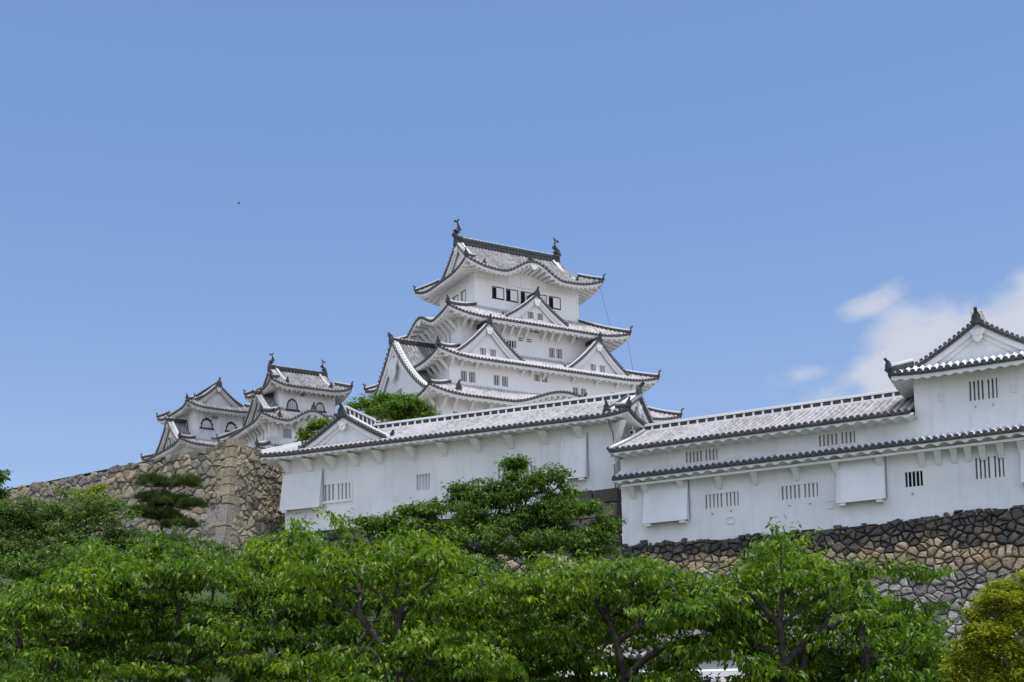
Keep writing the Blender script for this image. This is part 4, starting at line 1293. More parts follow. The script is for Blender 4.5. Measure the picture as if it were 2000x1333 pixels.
mb.grid([[SL(46, z, -.10), SL(20, z, -.10), SL(0, z, -.10), SR(9, z, -.10)] for z in zs], 0)
t = CZ - .16
mb.poly([SL(46, t + .9, -.3), SL(46, t + .9, -6), SR(9, t - .3, -6), SR(9, t - .3, -.3), SL(0, t, -.3)], 0)
mb.build('fill', [M_SOIL], corner)

# stone base of the left range
DARK2 = DARKS + [(.15, .13, .105), (.17, .145, .115)]
lb_ = empty('stone_wall', (5.8645, 72.5, 6.0), R(-22.35), "dark stone footing under the long white range with the front gable", "stone wall", "castle stone walls")
SB = lambda s, z, o: (s, -.02 - .22 * (13.62 - z) - o, z - 6.0)
mb = MB()
stones(mb, SB, -21.6, -.9, 6.0, 13.95, .72, lambda s, z, rg: pick(rg, DARK2 if z > 11.6 else WARM[2:] + GREYS[2:4]), 21, asp=1.5, ztop=lambda s: 13.70 + .08 * math.sin(s), topj=.12, bulge=.18)
mb.build('wall_face', [M_STONE], lb_)
mb = MB(); f0 = 0; rg = random.Random(8)
z = 14.42
while z > 6.5:      # squared blocks at its right end
    h = rg.uniform(.75, 1.05); s = .22
    while s > -3.2 if z > 13.6 else s > -2.2:
        l = rg.uniform(.9, 1.5)
        y = lambda zz: -.10 - .16 * (14.4 - zz)
        f0 = len(mb.f)
        mb.hexa([(s - l + .03, y(z - h) - .1, z - h + .03 - 6), (s - .03, y(z - h) - .1, z - h + .03 - 6), (s - .03, .5, z - h + .03 - 6), (s - l + .03, .5, z - h + .03 - 6),
                 (s - l + .06, y(z) - .1 - rg.uniform(0, .05), z - .03 - 6 - rg.uniform(0, .06)), (s - .05, y(z) - .1, z - .03 - 6), (s - .05, .5, z - .03 - 6), (s - l + .06, .5, z - .03 - 6)])
        c = pick(rg, [(.13, .115, .095), (.15, .13, .11), (.11, .10, .085)], .15)
        for fi in range(f0, len(mb.f)): mb.c[fi] = c
        s -= l
    z -= h
mb.build('corner_block', [M_STONE], lb_)
mb = MB(); mb.grid([[SB(-21.6, z, -.14), SB(0.2, z, -.14)] for z in (6, 10, 13.6)], 0); mb.build('fill', [M_SOIL], lb_)

# stone base of the right range
rb_ = empty('stone_wall', (5.9825, 70.5, 0.0), R(-27.12), "dark over tan over pale grey stone wall carrying the white range with the turret", "stone wall", "castle stone walls")
SC = lambda s, z, o: (s, -.03 - .25 * (11.0 - z) * (.8 + .02 * (11 - z)) - o, z)
def colC(s, z, rg):
    top = 11.0 - z + rg.uniform(-.34, .34)
    b1 = .75 + .055 * s; b2 = b1 + 1.15
    if top < b1: return pick(rg, DARKS + [(.16, .14, .115)], .22)
    if top < b2: return pick(rg, WARM, .15)
    return pick(rg, GREYS, .15)
mb = MB()
wave = lambda s: 11.02 - .22 * math.sin(min(1, max(0, s / 19.5)) * PI) + (.0 if s < 19.5 else .0)
stones(mb, SC, 0.0, 24.5, 0.0, 11.5, .34, colC, 33, asp=1.15, drop=.46, ztop=wave, topj=.12, bulge=.12, gap=.026)
stones(mb, lambda s, z, o: SC(s, z, o - .10), 0.0, 24.5, 5.0, 11.2, .20, colC, 35, asp=1.1, drop=.1, ztop=lambda s: wave(s) - .1, bulge=.07)
mb.build('wall_face', [M_STONE], rb_)
mb = MB(); mb.grid([[SC(-.2, z, -.09), SC(24.5, z, -.09)] for z in (0, 2, 4, 6, 8, 10, 10.9)], 0)
mb.grid([[SC(-.2, z, -.15), (-.2, 4, z)] for z in (0, 4, 8, 10.5)], 0); mb.build('fill', [M_SOIL], rb_)

# ------------------------------------------------------------------ low white wall and store behind the cherry trees
lw = empty('plaster_wall', (2.0, 44.0, -1.75), R(-4), "low white plastered wall with a tiled coping, glimpsed under the cherry trees", "garden wall")
m = MB(); wall_panel(m, lambda a, d, z: (a, d - .3, z), .8, 6.0, 0, 3.6, []); m.quad((.8, .3, 0), (6, .3, 0), (6, .3, 3.6), (.8, .3, 3.6)); m.quad((6, -.3, 0), (6, .3, 0), (6, .3, 3.6), (6, -.3, 3.6)); m.quad((.8, -.3, 0), (.8, .3, 0), (.8, .3, 3.6), (.8, -.3, 3.6))
m.build('wall', [M_WALL], lw)
m = MB()
for sg in (-1, 1):
    tile_slope(m, (lambda a, d, z: (a, -.75 + d, z)) if sg < 0 else (lambda a, d, z: (a, .75 - d, z)), .6, 6.2, .30, lambda a: 0, lambda a: .75, lambda a, d: 3.62 + .6 * d, 3)
co = m.build('coping', [M_TILE, M_CAP, M_DARK], lw)
m = MB(); m.beam([(.6, 0, 4.08), (6.2, 0, 4.08)], .3, .25); m.build('ridge', [M_TRIM], co)
st_ = empty('storehouse', (6.5, 52.0, -1.6), R(-10), "pale storehouse wall under a grey roof, glimpsed through the cherry branches", "storehouse")
m = MB(); wall_panel(m, lambda a, d, z: (a, d, z), -3, 2.9, 0, 5.2, []); m.quad((-3, 5, 0), (2.9, 5, 0), (2.9, 5, 5), (-3, 5, 5)); m.quad((-3, 0, 0), (-3, 5, 0), (-3, 5, 5), (-3, 0, 5)); m.quad((2.9, 0, 0), (2.9, 5, 0), (2.9, 5, 5), (2.9, 0, 5)); m.build('wall', [M_WALL], st_)
m = MB(); tile_slope(m, lambda a, d, z: (a, -.3 + d, z), -3.3, 3.2, .33, lambda a: 0, lambda a: 2.8, lambda a, d: 5.2 + .12 * d, 4); tile_slope(m, lambda a, d, z: (a, 5.3 - d, z), -3.3, 3.2, .45, lambda a: 0, lambda a: 2.8, lambda a, d: 5.2 + .12 * d, 4)
m.build('roof', [M_TILEW, M_CAP, M_DARK], st_)

# ------------------------------------------------------------------ ground and castle hill
def ground_z(x, y):
    z = -1.6
    t = min(1, max(0, (y - 36) / 26)); t = t * t * (3 - 2 * t)
    side = min(1, max(0, (4 - x) / 12)); side = side * side * (3 - 2 * side)
    z += t * (2.2 + 8.2 * side) * min(1, max(0, (170 - abs(x)) / 60))
    t2 = min(1, max(0, (y - 92) / 40)); t2 = t2 * t2 * (3 - 2 * t2)
    f = min(1, max(0, (330 - y) / 120)) * min(1, max(0, (200 - abs(x)) / 120))
    z = z * (f if y > 92 else 1) + (24.5 - (2.2 + 8.2 * side)) * t2 * f
    return z
xs = sorted(set([-4000, -1500, -600, -300] + list(range(-220, 221, 10)) + list(range(-30, 31, 3)) + [300, 600, 1500, 4000]))
ys = sorted(set([-800, -200, -50, -10, 0, 10, 20, 30] + list(range(34, 100, 3)) + list(range(100, 340, 10)) + [400, 700, 1500, 4500]))
mb = MB(); mb.grid([[(x, y, ground_z(x, y)) for x in xs] for y in ys], 0)
nx_ = len(xs) - 1
for k in range(len(mb.f)):
    y0 = ys[k // nx_]
    if y0 < 10 or 73 <= y0 < 200: mb.m[k] = 1      # raked gravel of the open court and the castle yards
g = mb.build('ground', [M_GRASS, M_GRAVEL], smooth=True); g['kind'] = 'structure'

# ------------------------------------------------------------------ trees
def leaf_mesh(name, pos, dirs, up, length, width, tint, mat, parent, droop=.25):
    """numpy leaves: a folded, drooping blade of four faces each"""
    n = len(pos)
    d = dirs / np.linalg.norm(dirs, axis=1, keepdims=True)
    s = np.cross(d, up); s /= (np.linalg.norm(s, axis=1, keepdims=True) + 1e-9)
    u = np.cross(s, d)
    L_, W_2 = length[:, None], (width / 2)[:, None]
    b = pos
    mid = pos + d * L_ * .5 - u * L_ * .02
    l = pos + d * L_ * .45 + s * W_2 + u * W_2 * .45
    r = pos + d * L_ * .45 - s * W_2 + u * W_2 * .45
    t = pos + d * L_ * .97 - u * L_ * droop
    v = np.stack([b, l, r, mid, t], 1).reshape(-1, 3)
    base = (np.arange(n) * 5)[:, None]
    tri = np.array([[0, 3, 1], [1, 3, 4], [0, 2, 3], [2, 4, 3]]).reshape(1, 12)
    f = (base + tri).reshape(-1)
    me = bpy.data.meshes.new(name)
    me.vertices.add(n * 5); me.vertices.foreach_set('co', v.astype(np.float32).ravel())
    nf = n * 4
    me.loops.add(nf * 3); me.loops.foreach_set('vertex_index', f.astype(np.int32))
    me.polygons.add(nf); me.polygons.foreach_set('loop_start', np.arange(0, nf * 3, 3, dtype=np.int32)); me.polygons.foreach_set('loop_total', np.full(nf, 3, dtype=np.int32))
    a = me.attributes.new('tint', 'FLOAT', 'FACE')
    a.data.foreach_set('value', np.repeat(tint, 4).astype(np.float32))
    me.materials.append(mat)
    me.update(); me.validate()
    o = bpy.data.objects.new(name, me); COL.objects.link(o)
    if parent: o.parent = parent
    return o

def skeleton(trunk, tips, rg, wander=.10, lift_=.12, tip_r=.006, max_r=.2, expo=2.2, pref=.35, limbs=()):
    """grow a branching skeleton that reaches every tip; returns nodes, parents, radii, tip directions"""
    nodes = [np.array(p, float) for p in trunk]; par = [-1] + list(range(len(trunk) - 1))
    dist0 = [0.0]
    for i in range(1, len(nodes)): dist0.append(dist0[-1] + np.linalg.norm(nodes[i] - nodes[i - 1]))
    top = nodes[-1]
    rmin = {}
    for k0, pts, r0, r1 in limbs:       # main limbs laid down first; k0 = node they leave from
        prev = k0
        for j, p in enumerate(pts):
            nodes.append(np.array(p, float)); par.append(prev); prev = len(nodes) - 1
            dist0.append(dist0[par[-1]] + np.linalg.norm(nodes[-1] - nodes[par[-1]]))
            rmin[prev] = r0 + (r1 - r0) * (j + 1) / len(pts)
    tips = sorted(tips, key=lambda p: np.linalg.norm(np.array(p) - top))
    leafn = []
    for tp in tips:
        tp = np.array(tp, float)
        A = np.array(nodes); dd = np.linalg.norm(A - tp, axis=1) + pref * np.array(dist0) * .35
        # do not start below on the trunk too low and avoid hanging branches
        dd += np.maximum(0, A[:, 2] - tp[2]) * .6
        dd[0] += 9
        k = int(np.argmin(dd)); a = nodes[k]
        L_ = np.linalg.norm(tp - a); m = max(2, int(L_ / .45) + 1)
        prev = k
        pd = (a - nodes[par[k]]) if par[k] >= 0 else np.array([0, 0, 1.0])
        pd = pd / (np.linalg.norm(pd) + 1e-6) * L_ * .33
        for i in range(1, m + 1):
            t = i / m
            c1 = a + pd
            q = a * (1 - t) ** 2 + c1 * 2 * t * (1 - t) + tp * t * t
            if i < m: q = q + np.array([rg.uniform(-1, 1), rg.uniform(-1, 1), rg.uniform(-1, 1)]) * wander * L_ * .35 + np.array([0, 0, lift_ * L_ * .4 * t * (1 - t)])
            nodes.append(q); par.append(prev); dist0.append(dist0[prev] + np.linalg.norm(q - nodes[prev])); prev = len(nodes) - 1
        leafn.append(prev)
    rad = np.zeros(len(nodes)); acc = np.zeros(len(nodes))
    for i in range(len(nodes) - 1, -1, -1):
        if acc[i] == 0: acc[i] = tip_r ** expo
        rad[i] = max(rmin.get(i, 0), min(max_r, acc[i] ** (1 / expo)))
        if par[i] >= 0: acc[par[i]] += acc[i]
    return nodes, par, rad, leafn

def limbs_mesh(name, nodes, par, rad, mat, parent, k=5, rmin=0.0):
    mb = MB()
    for i, p in enumerate(par):
        if p < 0: continue
        if rad[i] < rmin: continue
        a, b = Vector(nodes[p]), Vector(nodes[i])
        if (b - a).length < 1e-4: continue
        t = (b - a).normalized(); ax = t.orthogonal().normalized(); ay = t.cross(ax)
        r0 = min(rad[p], rad[i] * 1.35); r1 = rad[i]
        kk = 7 if r1 > .03 else k if r1 > .012 else 3
        a = a - t * r0 * .3
        R0 = [tuple(a + ax * r0 * math.cos(2 * PI * j / kk) + ay * r0 * math.sin(2 * PI * j / kk)) for j in range(kk)]
        R1 = [tuple(b + ax * r1 * math.cos(2 * PI * j / kk) + ay * r1 * math.sin(2 * PI * j / kk)) for j in range(kk)]
        mb.grid([R0, R1], 0, close=True)
    return mb.build(name, [mat], parent, smooth=True)

def make_tree(name, text, cat, group, loc, trunk, tips, rg, nprng, mat, leaves_per, leaf_len, spread, tint_mu=.5, tint_sd=.22, flat=.5, hang=.6, tip_r=.006, max_r=.2, wl=.42, back=.5, upn=1.0, rmin=0.0, wander=.10, limbs=()):
    o = empty(name, loc, 0, text, cat, group)
    nodes, par, rad, leafn = skeleton(trunk, tips, rg, tip_r=tip_r, max_r=max_r, wander=wander, limbs=limbs)
    limbs_mesh('trunk', nodes, par, rad, M_BARK, o, rmin=rmin)
    T = np.array([nodes[i] for i in leafn]); Pn = np.array([nodes[par[i]] for i in leafn])
    n = len(T); N_ = n * leaves_per
    idx = np.repeat(np.arange(n), leaves_per)
    t = nprng.uniform(-.15, 1, N_)
    seg = (T - Pn)
    seg = seg / (np.linalg.norm(seg, axis=1, keepdims=True) + 1e-6)
    az = nprng.uniform(0, 2 * PI, n * 3).reshape(n, 3)
    # three twigs per tip
    tw = nprng.integers(0, 3, N_)
    tdir = seg[idx] * .55 + np.stack([np.cos(az[idx, tw]), np.sin(az[idx, tw]), nprng.uniform(-.25, .35, N_) * 0 + (az[idx, tw] * 7 % 1 - .35) * .5], 1) * .8
    tdir /= np.linalg.norm(tdir, axis=1, keepdims=True)
    pos = T[idx] - seg[idx] * back * spread + tdir * (t * spread)[:, None] + nprng.normal(0, 1, (N_, 3)) * spread * np.array([.16, .16, .16 * flat])
    la = nprng.uniform(0, 2 * PI, N_)
    dirs = tdir * .5 + np.stack([np.cos(la) * .75, np.sin(la) * .75, -hang * nprng.uniform(.2, 1.5, N_)], 1)
    up = np.stack([nprng.normal(0, .55, N_), nprng.normal(0, .55, N_), np.full(N_, upn)], 1)
    ln = leaf_len * nprng.uniform(.6, 1.2, N_)
    clump = nprng.normal(0, tint_sd * .6, n)
    tint = np.clip(tint_mu + clump[idx] + nprng.normal(0, tint_sd, N_), 0, 1)
    leaf_mesh('crown', pos, dirs, up, ln, ln * wl, tint, mat, o)
    return o

def prof(pts, x):
    for (x0, y0), (x1, y1) in zip(pts, pts[1:]):
        if x0 <= x <= x1: return y0 + (y1 - y0) * (x - x0) / (x1 - x0)
    return pts[0][1] if x < pts[0][0] else pts[-1][1]

def P3(x, y, Y):
    """photo position -> world x,z at distance Y (used for siting trees on the hillside)"""
    c, s = math.cos(R(1.2)), math.sin(R(1.2))
    u, v = (x - 1000) / 2600, (1242.5 - y) / 2600
    X, U = u * c + v * s, -u * s + v * c
    cp, sp_ = math.cos(R(5)), math.sin(R(5))
    dy, dz = cp - U * sp_, sp_ + U * cp
    return X / dy * Y, dz / dy * Y
GZ = -1.6
# the outline the crowns reach along the photograph, taken as directions from the viewpoint
CROWN_TOP = [(-200, 1190), (0, 1180), (60, 1115), (150, 1090), (240, 1075), (330, 1055), (430, 1098), (485, 1105), (515, 1048), (560, 1035), (620, 1060), (680, 1105), (740, 1055), (800, 1045), (860, 1065), (930, 1118), (1000, 1110), (1060, 1078), (1120, 1105), (1180, 1108), (1235, 1065), (1300, 1112), (1380, 1135), (1440, 1130), (1480, 1085), (1530, 1050), (1580, 1075), (1640, 1120), (1700, 1155), (1760, 1200), (1830, 1240), (1900, 1275), (2000, 1300), (2300, 1310)]
# cherry trees: x, y, crown half width, half depth
CH = [(-6.55, 17.6, 1.8, 1.6), (-4.6, 19.4, 1.9, 1.6), (-1.55, 17.0, 1.9, 1.7), (.05, 19.2, 1.9, 1.6), (1.75, 17.4, 1.8, 1.6), (3.6, 16.6, 1.9, 1.5), (-3.1, 20.6, 1.8, 1.4), (5.3, 18.0, 1.7, 1.3)]
CT = ["cherry tree at the far left, spreading below the grey-green maple",
      "cherry tree with layered sprays in front of the stone wall corner",
      "cherry tree with a wide forked trunk and one tall shoot against the white wall",
      "cherry tree standing behind the forked one, below the dark bush",
      "cherry tree with long limbs rising to the right over the low white wall",
      "open cherry tree with a dark upright stem in front of the dark stone footing",
      "slender cherry tree between the forked one and the one by the wall corner",
      "low cherry tree reaching across the pale stones beside the yellow shrub"]
def crown_top(x, y):
    px = 1000 + x / y * 2600
    return P3(px, prof(CROWN_TOP, px), y)[1] - GZ
# trunks and main limbs seen through the leaves (directions from the viewpoint): trunk, then limbs (leaving node, points)
LIMBS = {
 1: ([(345, 1470), (348, 1370), (350, 1305)], [(2, [(318, 1290), (270, 1282), (215, 1262)]), (2, [(385, 1285), (420, 1262), (470, 1250)])]),
 2: ([(770, 1470), (778, 1310), (776, 1205)], [(2, [(738, 1158), (690, 1122), (630, 1098)]), (2, [(805, 1172), (842, 1140), (864, 1098)]), (1, [(740, 1250), (700, 1200), (650, 1175)])]),
 3: ([(985, 1470), (986, 1290), (982, 1215)], [(2, [(968, 1180), (950, 1150), (928, 1122)]), (2, [(1000, 1170), (1012, 1135), (1030, 1105)])]),
 4: ([(1224, 1470), (1220, 1325), (1204, 1255)], [(2, [(1250, 1222), (1310, 1190), (1370, 1165), (1410, 1150)]), (1, [(1265, 1283), (1310, 1260), (1350, 1245)]), (2, [(1190, 1215), (1165, 1180), (1140, 1150)])]),
 5: ([(1512, 1470), (1532, 1300), (1523, 1222)], [(2, [(1528, 1160), (1526, 1110), (1525, 1062)]), (2, [(1485, 1180), (1455, 1150), (1430, 1125)]), (1, [(1570, 1255), (1620, 1215), (1665, 1185)]), (2, [(1570, 1185), (1610, 1160), (1640, 1130)])]),
 7: ([(1640, 1470), (1650, 1325), (1682, 1268)], [(2, [(1720, 1243), (1790, 1237), (1850, 1232)]), (2, [(1668, 1235), (1660, 1200), (1655, 1180)])]),
}
for i, (tx, ty, hw, hd) in enumerate(CH):
    rg = random.Random(100 + i); nr_ = np.random.default_rng(100 + i)
    tips = []
    npad = 124 if i in (3, 4, 5) else 104
    for k in range(npad):
        px = rg.uniform(-hw, hw); py = rg.uniform(-hd, hd)
        if (px / hw) ** 2 + (py / hd) ** 2 > 1.05: px *= .7; py *= .7
        top = crown_top(tx + px, ty + py)
        low = min(1.5, top - .6)
        layer = 0 if k % 4 == 0 else rg.random() ** 1.1
        pz = top - .08 - (top - low) * layer - rg.uniform(0, .30)
        w = rg.uniform(.36, .64); tilt = rg.uniform(-.12, .12)
        for q in range(11):
            a = rg.uniform(0, 2 * PI); r = w * math.sqrt(rg.random())
            xx = px + math.cos(a) * r; yy = py + math.sin(a) * r * .8
            zz = pz + rg.uniform(-.05, .05) - r * r * .25 + tilt * math.cos(a) * r
            tips.append((xx, yy, min(zz, crown_top(tx + xx, ty + yy) - .05)))
    for k in range(5):       # upright shoots standing clear of the canopy
        px = rg.uniform(-hw * .9, hw * .9); py = rg.uniform(-hd * .5, hd * .5); t0 = crown_top(tx + px, ty + py)
        lx = rg.uniform(-.30, .30); hh = rg.uniform(.08, .30)
        for f in (0, .35, .7, 1.0): tips.append((px + lx * f, py, t0 - .1 + hh * f))
    if i == 2:                # the long shoot against the white wall
        for f in range(12): tips.append((-.35 - .38 * f / 11, -.2, crown_top(tx - .3, ty) - .15 + .62 * f / 11))
    if i == 5:                # sprays reaching out over the pale stones
        for x0, x1, y_ in ((1640, 1860, 1112), (1560, 1885, 1182), (1700, 1800, 1225)):
            for q in range(26):
                px = rg.uniform(x0, x1); X, Z = P3(px, y_ + rg.uniform(-10, 12), ty)
                tips.append((X - tx, rg.uniform(-.3, .3), Z - GZ))
    # open windows in the canopy: through to the low white wall, and round the main forks
    keep_ = []
    for t in tips:
        wx, wy, wz = tx + t[0], ty + t[1], GZ + t[2]
        qx, qy = 1000 + wx / wy * 2600, 1470 - wz / wy * 2600
        gone = ((qx - 1400) / 66) ** 2 + ((qy - 1316) / 27) ** 2 < 1
        for fx, fy, rx, ry in ((776, 1205, 48, 34), (1525, 1235, 42, 60), (1215, 1290, 44, 40), (985, 1180, 36, 30), (1290, 1295, 40, 26), (420, 1318, 46, 24)):
            gone = gone or (t[1] < .35 and ((qx - fx) / rx) ** 2 + ((qy - fy) / ry) ** 2 < 1)
        if not gone: keep_.append(t)
    tips = keep_
    fork = rg.uniform(1.3, 1.6)
    trunk = [(0, 0, 0), (rg.uniform(-.05, .05), 0, fork * .5), (rg.uniform(-.1, .1), rg.uniform(-.1, .1), fork)]
    limbs = []
    if i in LIMBS:
        ly = -hd * .45
        def loc(p, y): X, Z = P3(p[0], p[1], ty + y); return (X - tx, y, max(0, Z - GZ))
        trunk = [loc(p, ly) for p in LIMBS[i][0]]
        trunk = [(trunk[0][0], ly, 0)] + trunk[1:]
        for k0, pts in LIMBS[i][1]:
            limbs.append((k0, [loc(p, ly + .12 * q * (1 if k0 % 2 else -1)) for q, p in enumerate(pts)], .027, .009))
        keep_ = []
        for t in tips:          # keep a little air in front of the limbs
            wx, wy, wz = tx + t[0], ty + t[1], GZ + t[2]
            qx, qy = 1000 + wx / wy * 2600, 1470 - wz / wy * 2600
            near = False
            if t[1] < ly + .1:
                for k0, pts in LIMBS[i][1]:
                    q = [LIMBS[i][0][k0]] + pts[:-1]
                    for a_, b_ in zip(q, q[1:]):
                        for f in (0, .33, .67, 1):
                            if math.hypot(qx - a_[0] - (b_[0] - a_[0]) * f, qy - a_[1] - (b_[1] - a_[1]) * f) < 17: near = True
            if not near: keep_.append(t)
        tips = keep_
    make_tree('cherry_tree', CT[i], 'cherry tree', 'cherry trees in front', (tx, ty, GZ), trunk, tips, rg, nr_, M_CHERRY, 28, .106, .26, tint_mu=(.50, .42, .54, .46, .52, .40, .44, .5)[i], tint_sd=.22, flat=.35, hang=.85, tip_r=.0068, max_r=.046, back=.3, wl=.38, limbs=limbs)

def blob_tips(rg, n, c, r, shell=.55, flat_bottom=True):
    out = []
    while len(out) < n:
        v = np.array([rg.gauss(0, 1) for _ in range(3)]); v /= np.linalg.norm(v)
        if flat_bottom and v[2] < -.45: continue
        k = shell + (1 - shell) * rg.random() ** .5
        out.append((c[0] + v[0] * r[0] * k, c[1] + v[1] * r[1] * k, c[2] + v[2] * r[2] * k))
    return out
def lobed(rg, n, lobes):
    out = []
    tot = sum(r[0] * r[2] for _, r in lobes)
    for c, r in lobes: out += blob_tips(rg, max(6, int(n * r[0] * r[2] / tot)), c, r)
    return out
def hill_tree(name, text, cat, group, Y, lobes_px, n, mat, lp, ll, spread, seed, trunk_px=None, trunk_h=None, depth=.8, subs=5, **kw):
    rg = random.Random(seed); nr_ = np.random.default_rng(seed)
    k = Y / 2600.0
    cx = sum(l[0] for l in lobes_px) / len(lobes_px)
    X0, _ = P3(trunk_px if trunk_px else cx, 1100, Y)
    zg = ground_z(X0, Y) if trunk_h is None else trunk_h
    lobes = []
    for (x, y, rx, ry) in lobes_px:
        X, Z = P3(x, y, Y)
        lobes.append(((X - X0, rg.uniform(-.4, .4) * rx * k, Z - zg), (rx * k, rx * k * depth, ry * k)))
    sub = []
    for c, r in lobes:      # break every mass into uneven smaller clumps
        for _ in range(subs):
            a = rg.uniform(0, 2 * PI); q = math.sqrt(rg.random()) * .72
            sub.append(((c[0] + r[0] * q * math.cos(a), c[1] + r[1] * rg.uniform(-.5, .5), c[2] + r[2] * q * math.sin(a)), tuple(x * rg.uniform(.32, .55) for x in r)))
    tips = lobed(rg, n, sub)
    zl = min(c[2] - r[2] * .3 for c, r in lobes)
    zl = max(.6, zl)
    trunk = [(0, 0, 0), (rg.uniform(-.1, .1), 0, zl * .5), (rg.uniform(-.2, .2), 0, zl)]
    return make_tree(name, text, cat, group, (X0, Y, zg), trunk, tips, rg, nr_, mat, lp, ll, spread, **kw)

# the dark tree in front of the left range
hill_tree('broadleaf_tree', "dark green tree standing against the white wall between the two long ranges", 'tree', None, 46,
          [(1020, 950, 48, 36), (1000, 905, 20, 18), (1065, 935, 42, 30), (960, 965, 52, 34), (905, 960, 34, 24), (870, 995, 52, 28), (815, 1005, 42, 22), (1100, 965, 46, 36), (1145, 995, 42, 32), (1180, 1025, 34, 30), (1050, 1010, 80, 46), (950, 1030, 90, 44), (850, 1045, 90, 36), (1120, 1055, 80, 44), (1165, 1070, 42, 36), (1000, 1070, 130, 40), (780, 1040, 50, 26), (730, 1030, 40, 20), (790, 1010, 40, 22), (930, 1000, 60, 34), (1000, 975, 60, 40), (1080, 1000, 60, 46)],
          1300, M_MIDLEAF, 30, .16, .42, 201, trunk_px=1040, tint_mu=.5, tip_r=.008, max_r=.2, hang=.5, flat=.6, subs=7)
# left hillside
hill_tree('maple_tree', "grey-green small-leaved tree against the left stone wall", 'tree', None, 48,
          [(95, 1010, 100, 60), (60, 1080, 110, 70), (190, 1020, 90, 50), (150, 1070, 110, 60), (20, 1030, 70, 50), (230, 1060, 80, 50)],
          1000, M_BLUELEAF, 28, .16, .42, 202, trunk_px=90, tint_mu=.5, tip_r=.008, hang=.35, flat=.6, subs=11)
hill_tree('round_shrub', "small yellow-green round shrub below the top of the left stone wall", 'shrub', None, 58,
          [(180, 962, 34, 26), (180, 985, 40, 24)], 110, M_YELLEAF, 30, .16, .32, 203, tint_mu=.5, tip_r=.006)
hill_tree('shrub_thicket', "dark green thicket behind the cherry trees, below the pine", 'shrub', None, 44,
          [(40, 1130, 110, 70), (180, 1110, 130, 55), (300, 1075, 90, 40), (400, 1085, 80, 40), (330, 1120, 130, 50), (560, 1130, 120, 50), (700, 1140, 110, 50), (620, 1200, 150, 60), (450, 1200, 150, 70), (300, 1260, 180, 70), (80, 1240, 150, 80), (560, 1290, 170, 70), (760, 1270, 150, 80), (940, 1230, 120, 70), (900, 1310, 150, 60)], 2000, M_MIDLEAF, 30, .17, .46, 204, tint_mu=.5, tip_r=.007)
hill_tree('broadleaf_tree', "bright green tree crown cut off by the left edge of the picture", 'tree', None, 64,
          [(-30, 960, 50, 42), (-8, 945, 28, 28), (-20, 1000, 42, 30)], 160, M_BRIGHT, 34, .22, .5, 205, tint_mu=.35, tip_r=.008)
# trees behind the left range
hill_tree('broadleaf_tree', "rounded leafy tree rising behind the left range, in front of the great keep", 'tree', None, 104,
          [(765, 800, 62, 32), (720, 800, 40, 26), (810, 806, 45, 24), (760, 778, 36, 20), (790, 830, 80, 30)], 420, M_BRIGHT, 30, .34, .8, 206, tint_mu=.42, tip_r=.012, hang=.4)
hill_tree('broadleaf_tree', "small bright leafy tree between the small keep and the front gable", 'tree', None, 92,
          [(625, 838, 26, 18), (600, 852, 22, 16), (640, 828, 16, 12), (630, 862, 40, 20)], 130, M_BRIGHT, 26, .30, .62, 207, tint_mu=.6, tip_r=.01, hang=.4)
# yellow shrub lower right
hill_tree('yellow_shrub', "yellow-green fine-leaved shrub at the lower right corner", 'shrub', None, 14.5,
          [(1970, 1200, 60, 60), (1995, 1145, 45, 36), (1930, 1250, 50, 50), (1985, 1290, 80, 70), (1905, 1205, 28, 36), (1960, 1155, 24, 24), (1890, 1300, 50, 50)], 700, M_YELLEAF, 60, .050, .13, 208, tint_mu=.62, tip_r=.004, hang=.2, flat=1.0)

hill_tree('shrub_thicket', "dark green thicket under the dark tree, behind the middle cherry trees", 'shrub', None, 34,
          [(700, 1180, 150, 60), (900, 1160, 150, 60), (1060, 1190, 140, 60), (800, 1270, 200, 70), (1020, 1290, 160, 70), (560, 1250, 160, 80), (1190, 1220, 90, 60), (380, 1230, 170, 80), (160, 1250, 190, 80), (300, 1310, 300, 50)],
          1700, M_MIDLEAF, 24, .15, .42, 209, tint_mu=.4, tip_r=.007)

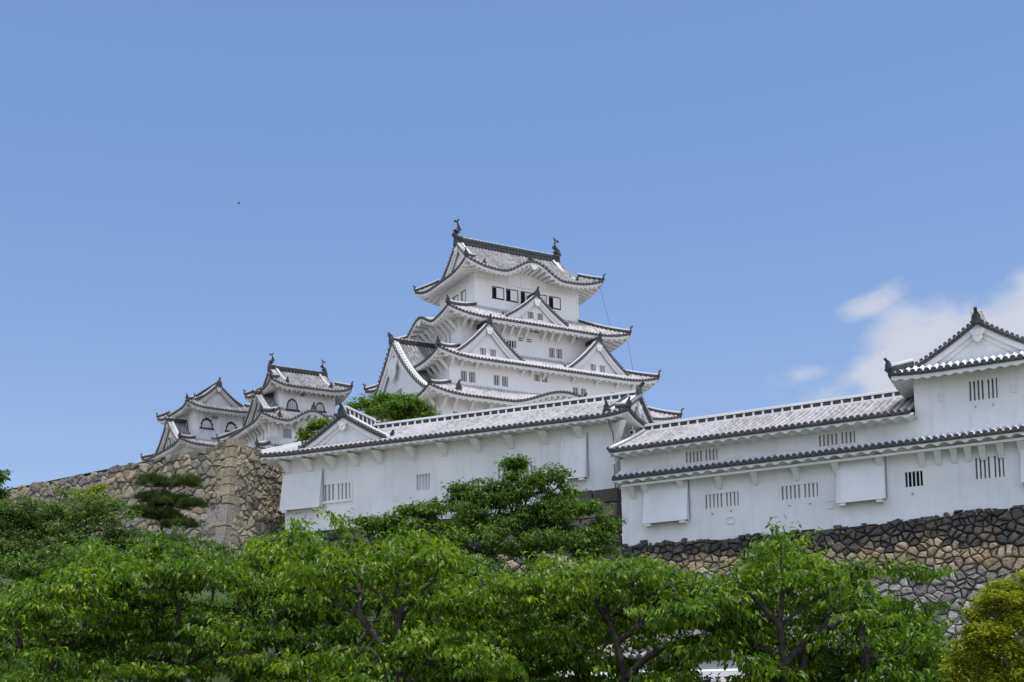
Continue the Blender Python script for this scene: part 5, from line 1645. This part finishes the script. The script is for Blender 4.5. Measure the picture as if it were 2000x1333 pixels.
# the trained pine by the stone wall
def pine(Y=62):
    rg = random.Random(31); nr_ = np.random.default_rng(31)
    k = Y / 2600
    X0, zb = P3(325, 1048, Y)
    zg = zb - 1.6
    o = empty('pine_tree', (X0, Y, zg), 0, "cloud-pruned dark pine in front of the left stone wall", 'pine tree')
    pads = [(303, 948, 30, 15), (362, 945, 30, 17), (300, 972, 36, 13), (338, 985, 38, 15), (377, 990, 26, 13), (290, 1003, 44, 15), (322, 1008, 30, 16), (350, 1028, 34, 13), (265, 1000, 20, 9)]
    pos = []; dirs = []; tint = []
    trunk = [(0, 0, 0), (.05, 0, 1.2), (-.25, .05, 2.0), (.0, 0, 2.7), (.15, 0, 3.4), (-.1, 0, 4.0)]
    tips = []
    for x, y, rx, ry in pads:
        X, Z = P3(x, y, Y); c = np.array([X - X0, rg.uniform(-.5, .3), Z - zg])
        tips.append(tuple(c - np.array([0, 0, ry * k * .5])))
        n = int(rx * ry * .07) + 6
        for _ in range(n):
            a = rg.uniform(0, 2 * PI); r = math.sqrt(rg.random()); h = math.sqrt(max(0, 1 - r * r))
            p = c + np.array([math.cos(a) * r * rx * k * 1.05, math.sin(a) * r * rx * k * .8, (h * rg.uniform(.1, 1.2) - .4) * ry * k])
            tr = rg.uniform(.16, .30)
            m = 130
            th = nr_.uniform(0, 2 * PI, m); el = nr_.uniform(-.35, 1.5, m)
            dv = np.stack([np.cos(th) * np.cos(el), np.sin(th) * np.cos(el), np.sin(el)], 1)
            pos.append(p[None] + dv * tr * nr_.uniform(.15, 1, (m, 1)) * np.array([1, 1, .7])); dirs.append(dv + np.array([0, 0, .35]))
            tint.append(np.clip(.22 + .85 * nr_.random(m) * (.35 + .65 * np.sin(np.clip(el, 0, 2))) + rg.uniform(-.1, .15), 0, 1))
    pos = np.concatenate(pos); dirs = np.concatenate(dirs); tint = np.concatenate(tint)
    nodes, par, rad, leafn = skeleton(trunk, tips, rg, tip_r=.03, max_r=.16, wander=.16)
    limbs_mesh('trunk', nodes, par, rad, M_BARK, o)
    n = len(pos)
    leaf_mesh('crown', pos, dirs, nr_.normal(0, 1, (n, 3)), nr_.uniform(.12, .24, n), np.full(n, .018), tint, M_PINE, o, droop=.05)
pine()

# a bird high over the wall on the left
bX, bZ = P3(467, 398, 120)
b = MB()
b.prism([(-.32, 0), (-.1, .09), (.1, .10), (.30, .03), (.1, -.07), (-.1, -.06)], lambda x, t, y: (x, t, y), -.06, .06)
for sg in (-1, 1): b.hexa([(-.12, 0, .02), (.12, 0, .02), (.06, sg * .5, .20), (-.10, sg * .5, .20), (-.12, 0, .05), (.12, 0, .05), (.06, sg * .5, .22), (-.10, sg * .5, .22)])
bo = b.build('bird', [M_DARK]); bo.scale = (.45, .45, .45); bo.location = (bX, 120, bZ); label(bo, "tiny dark bird flying in the open sky on the left", "bird")
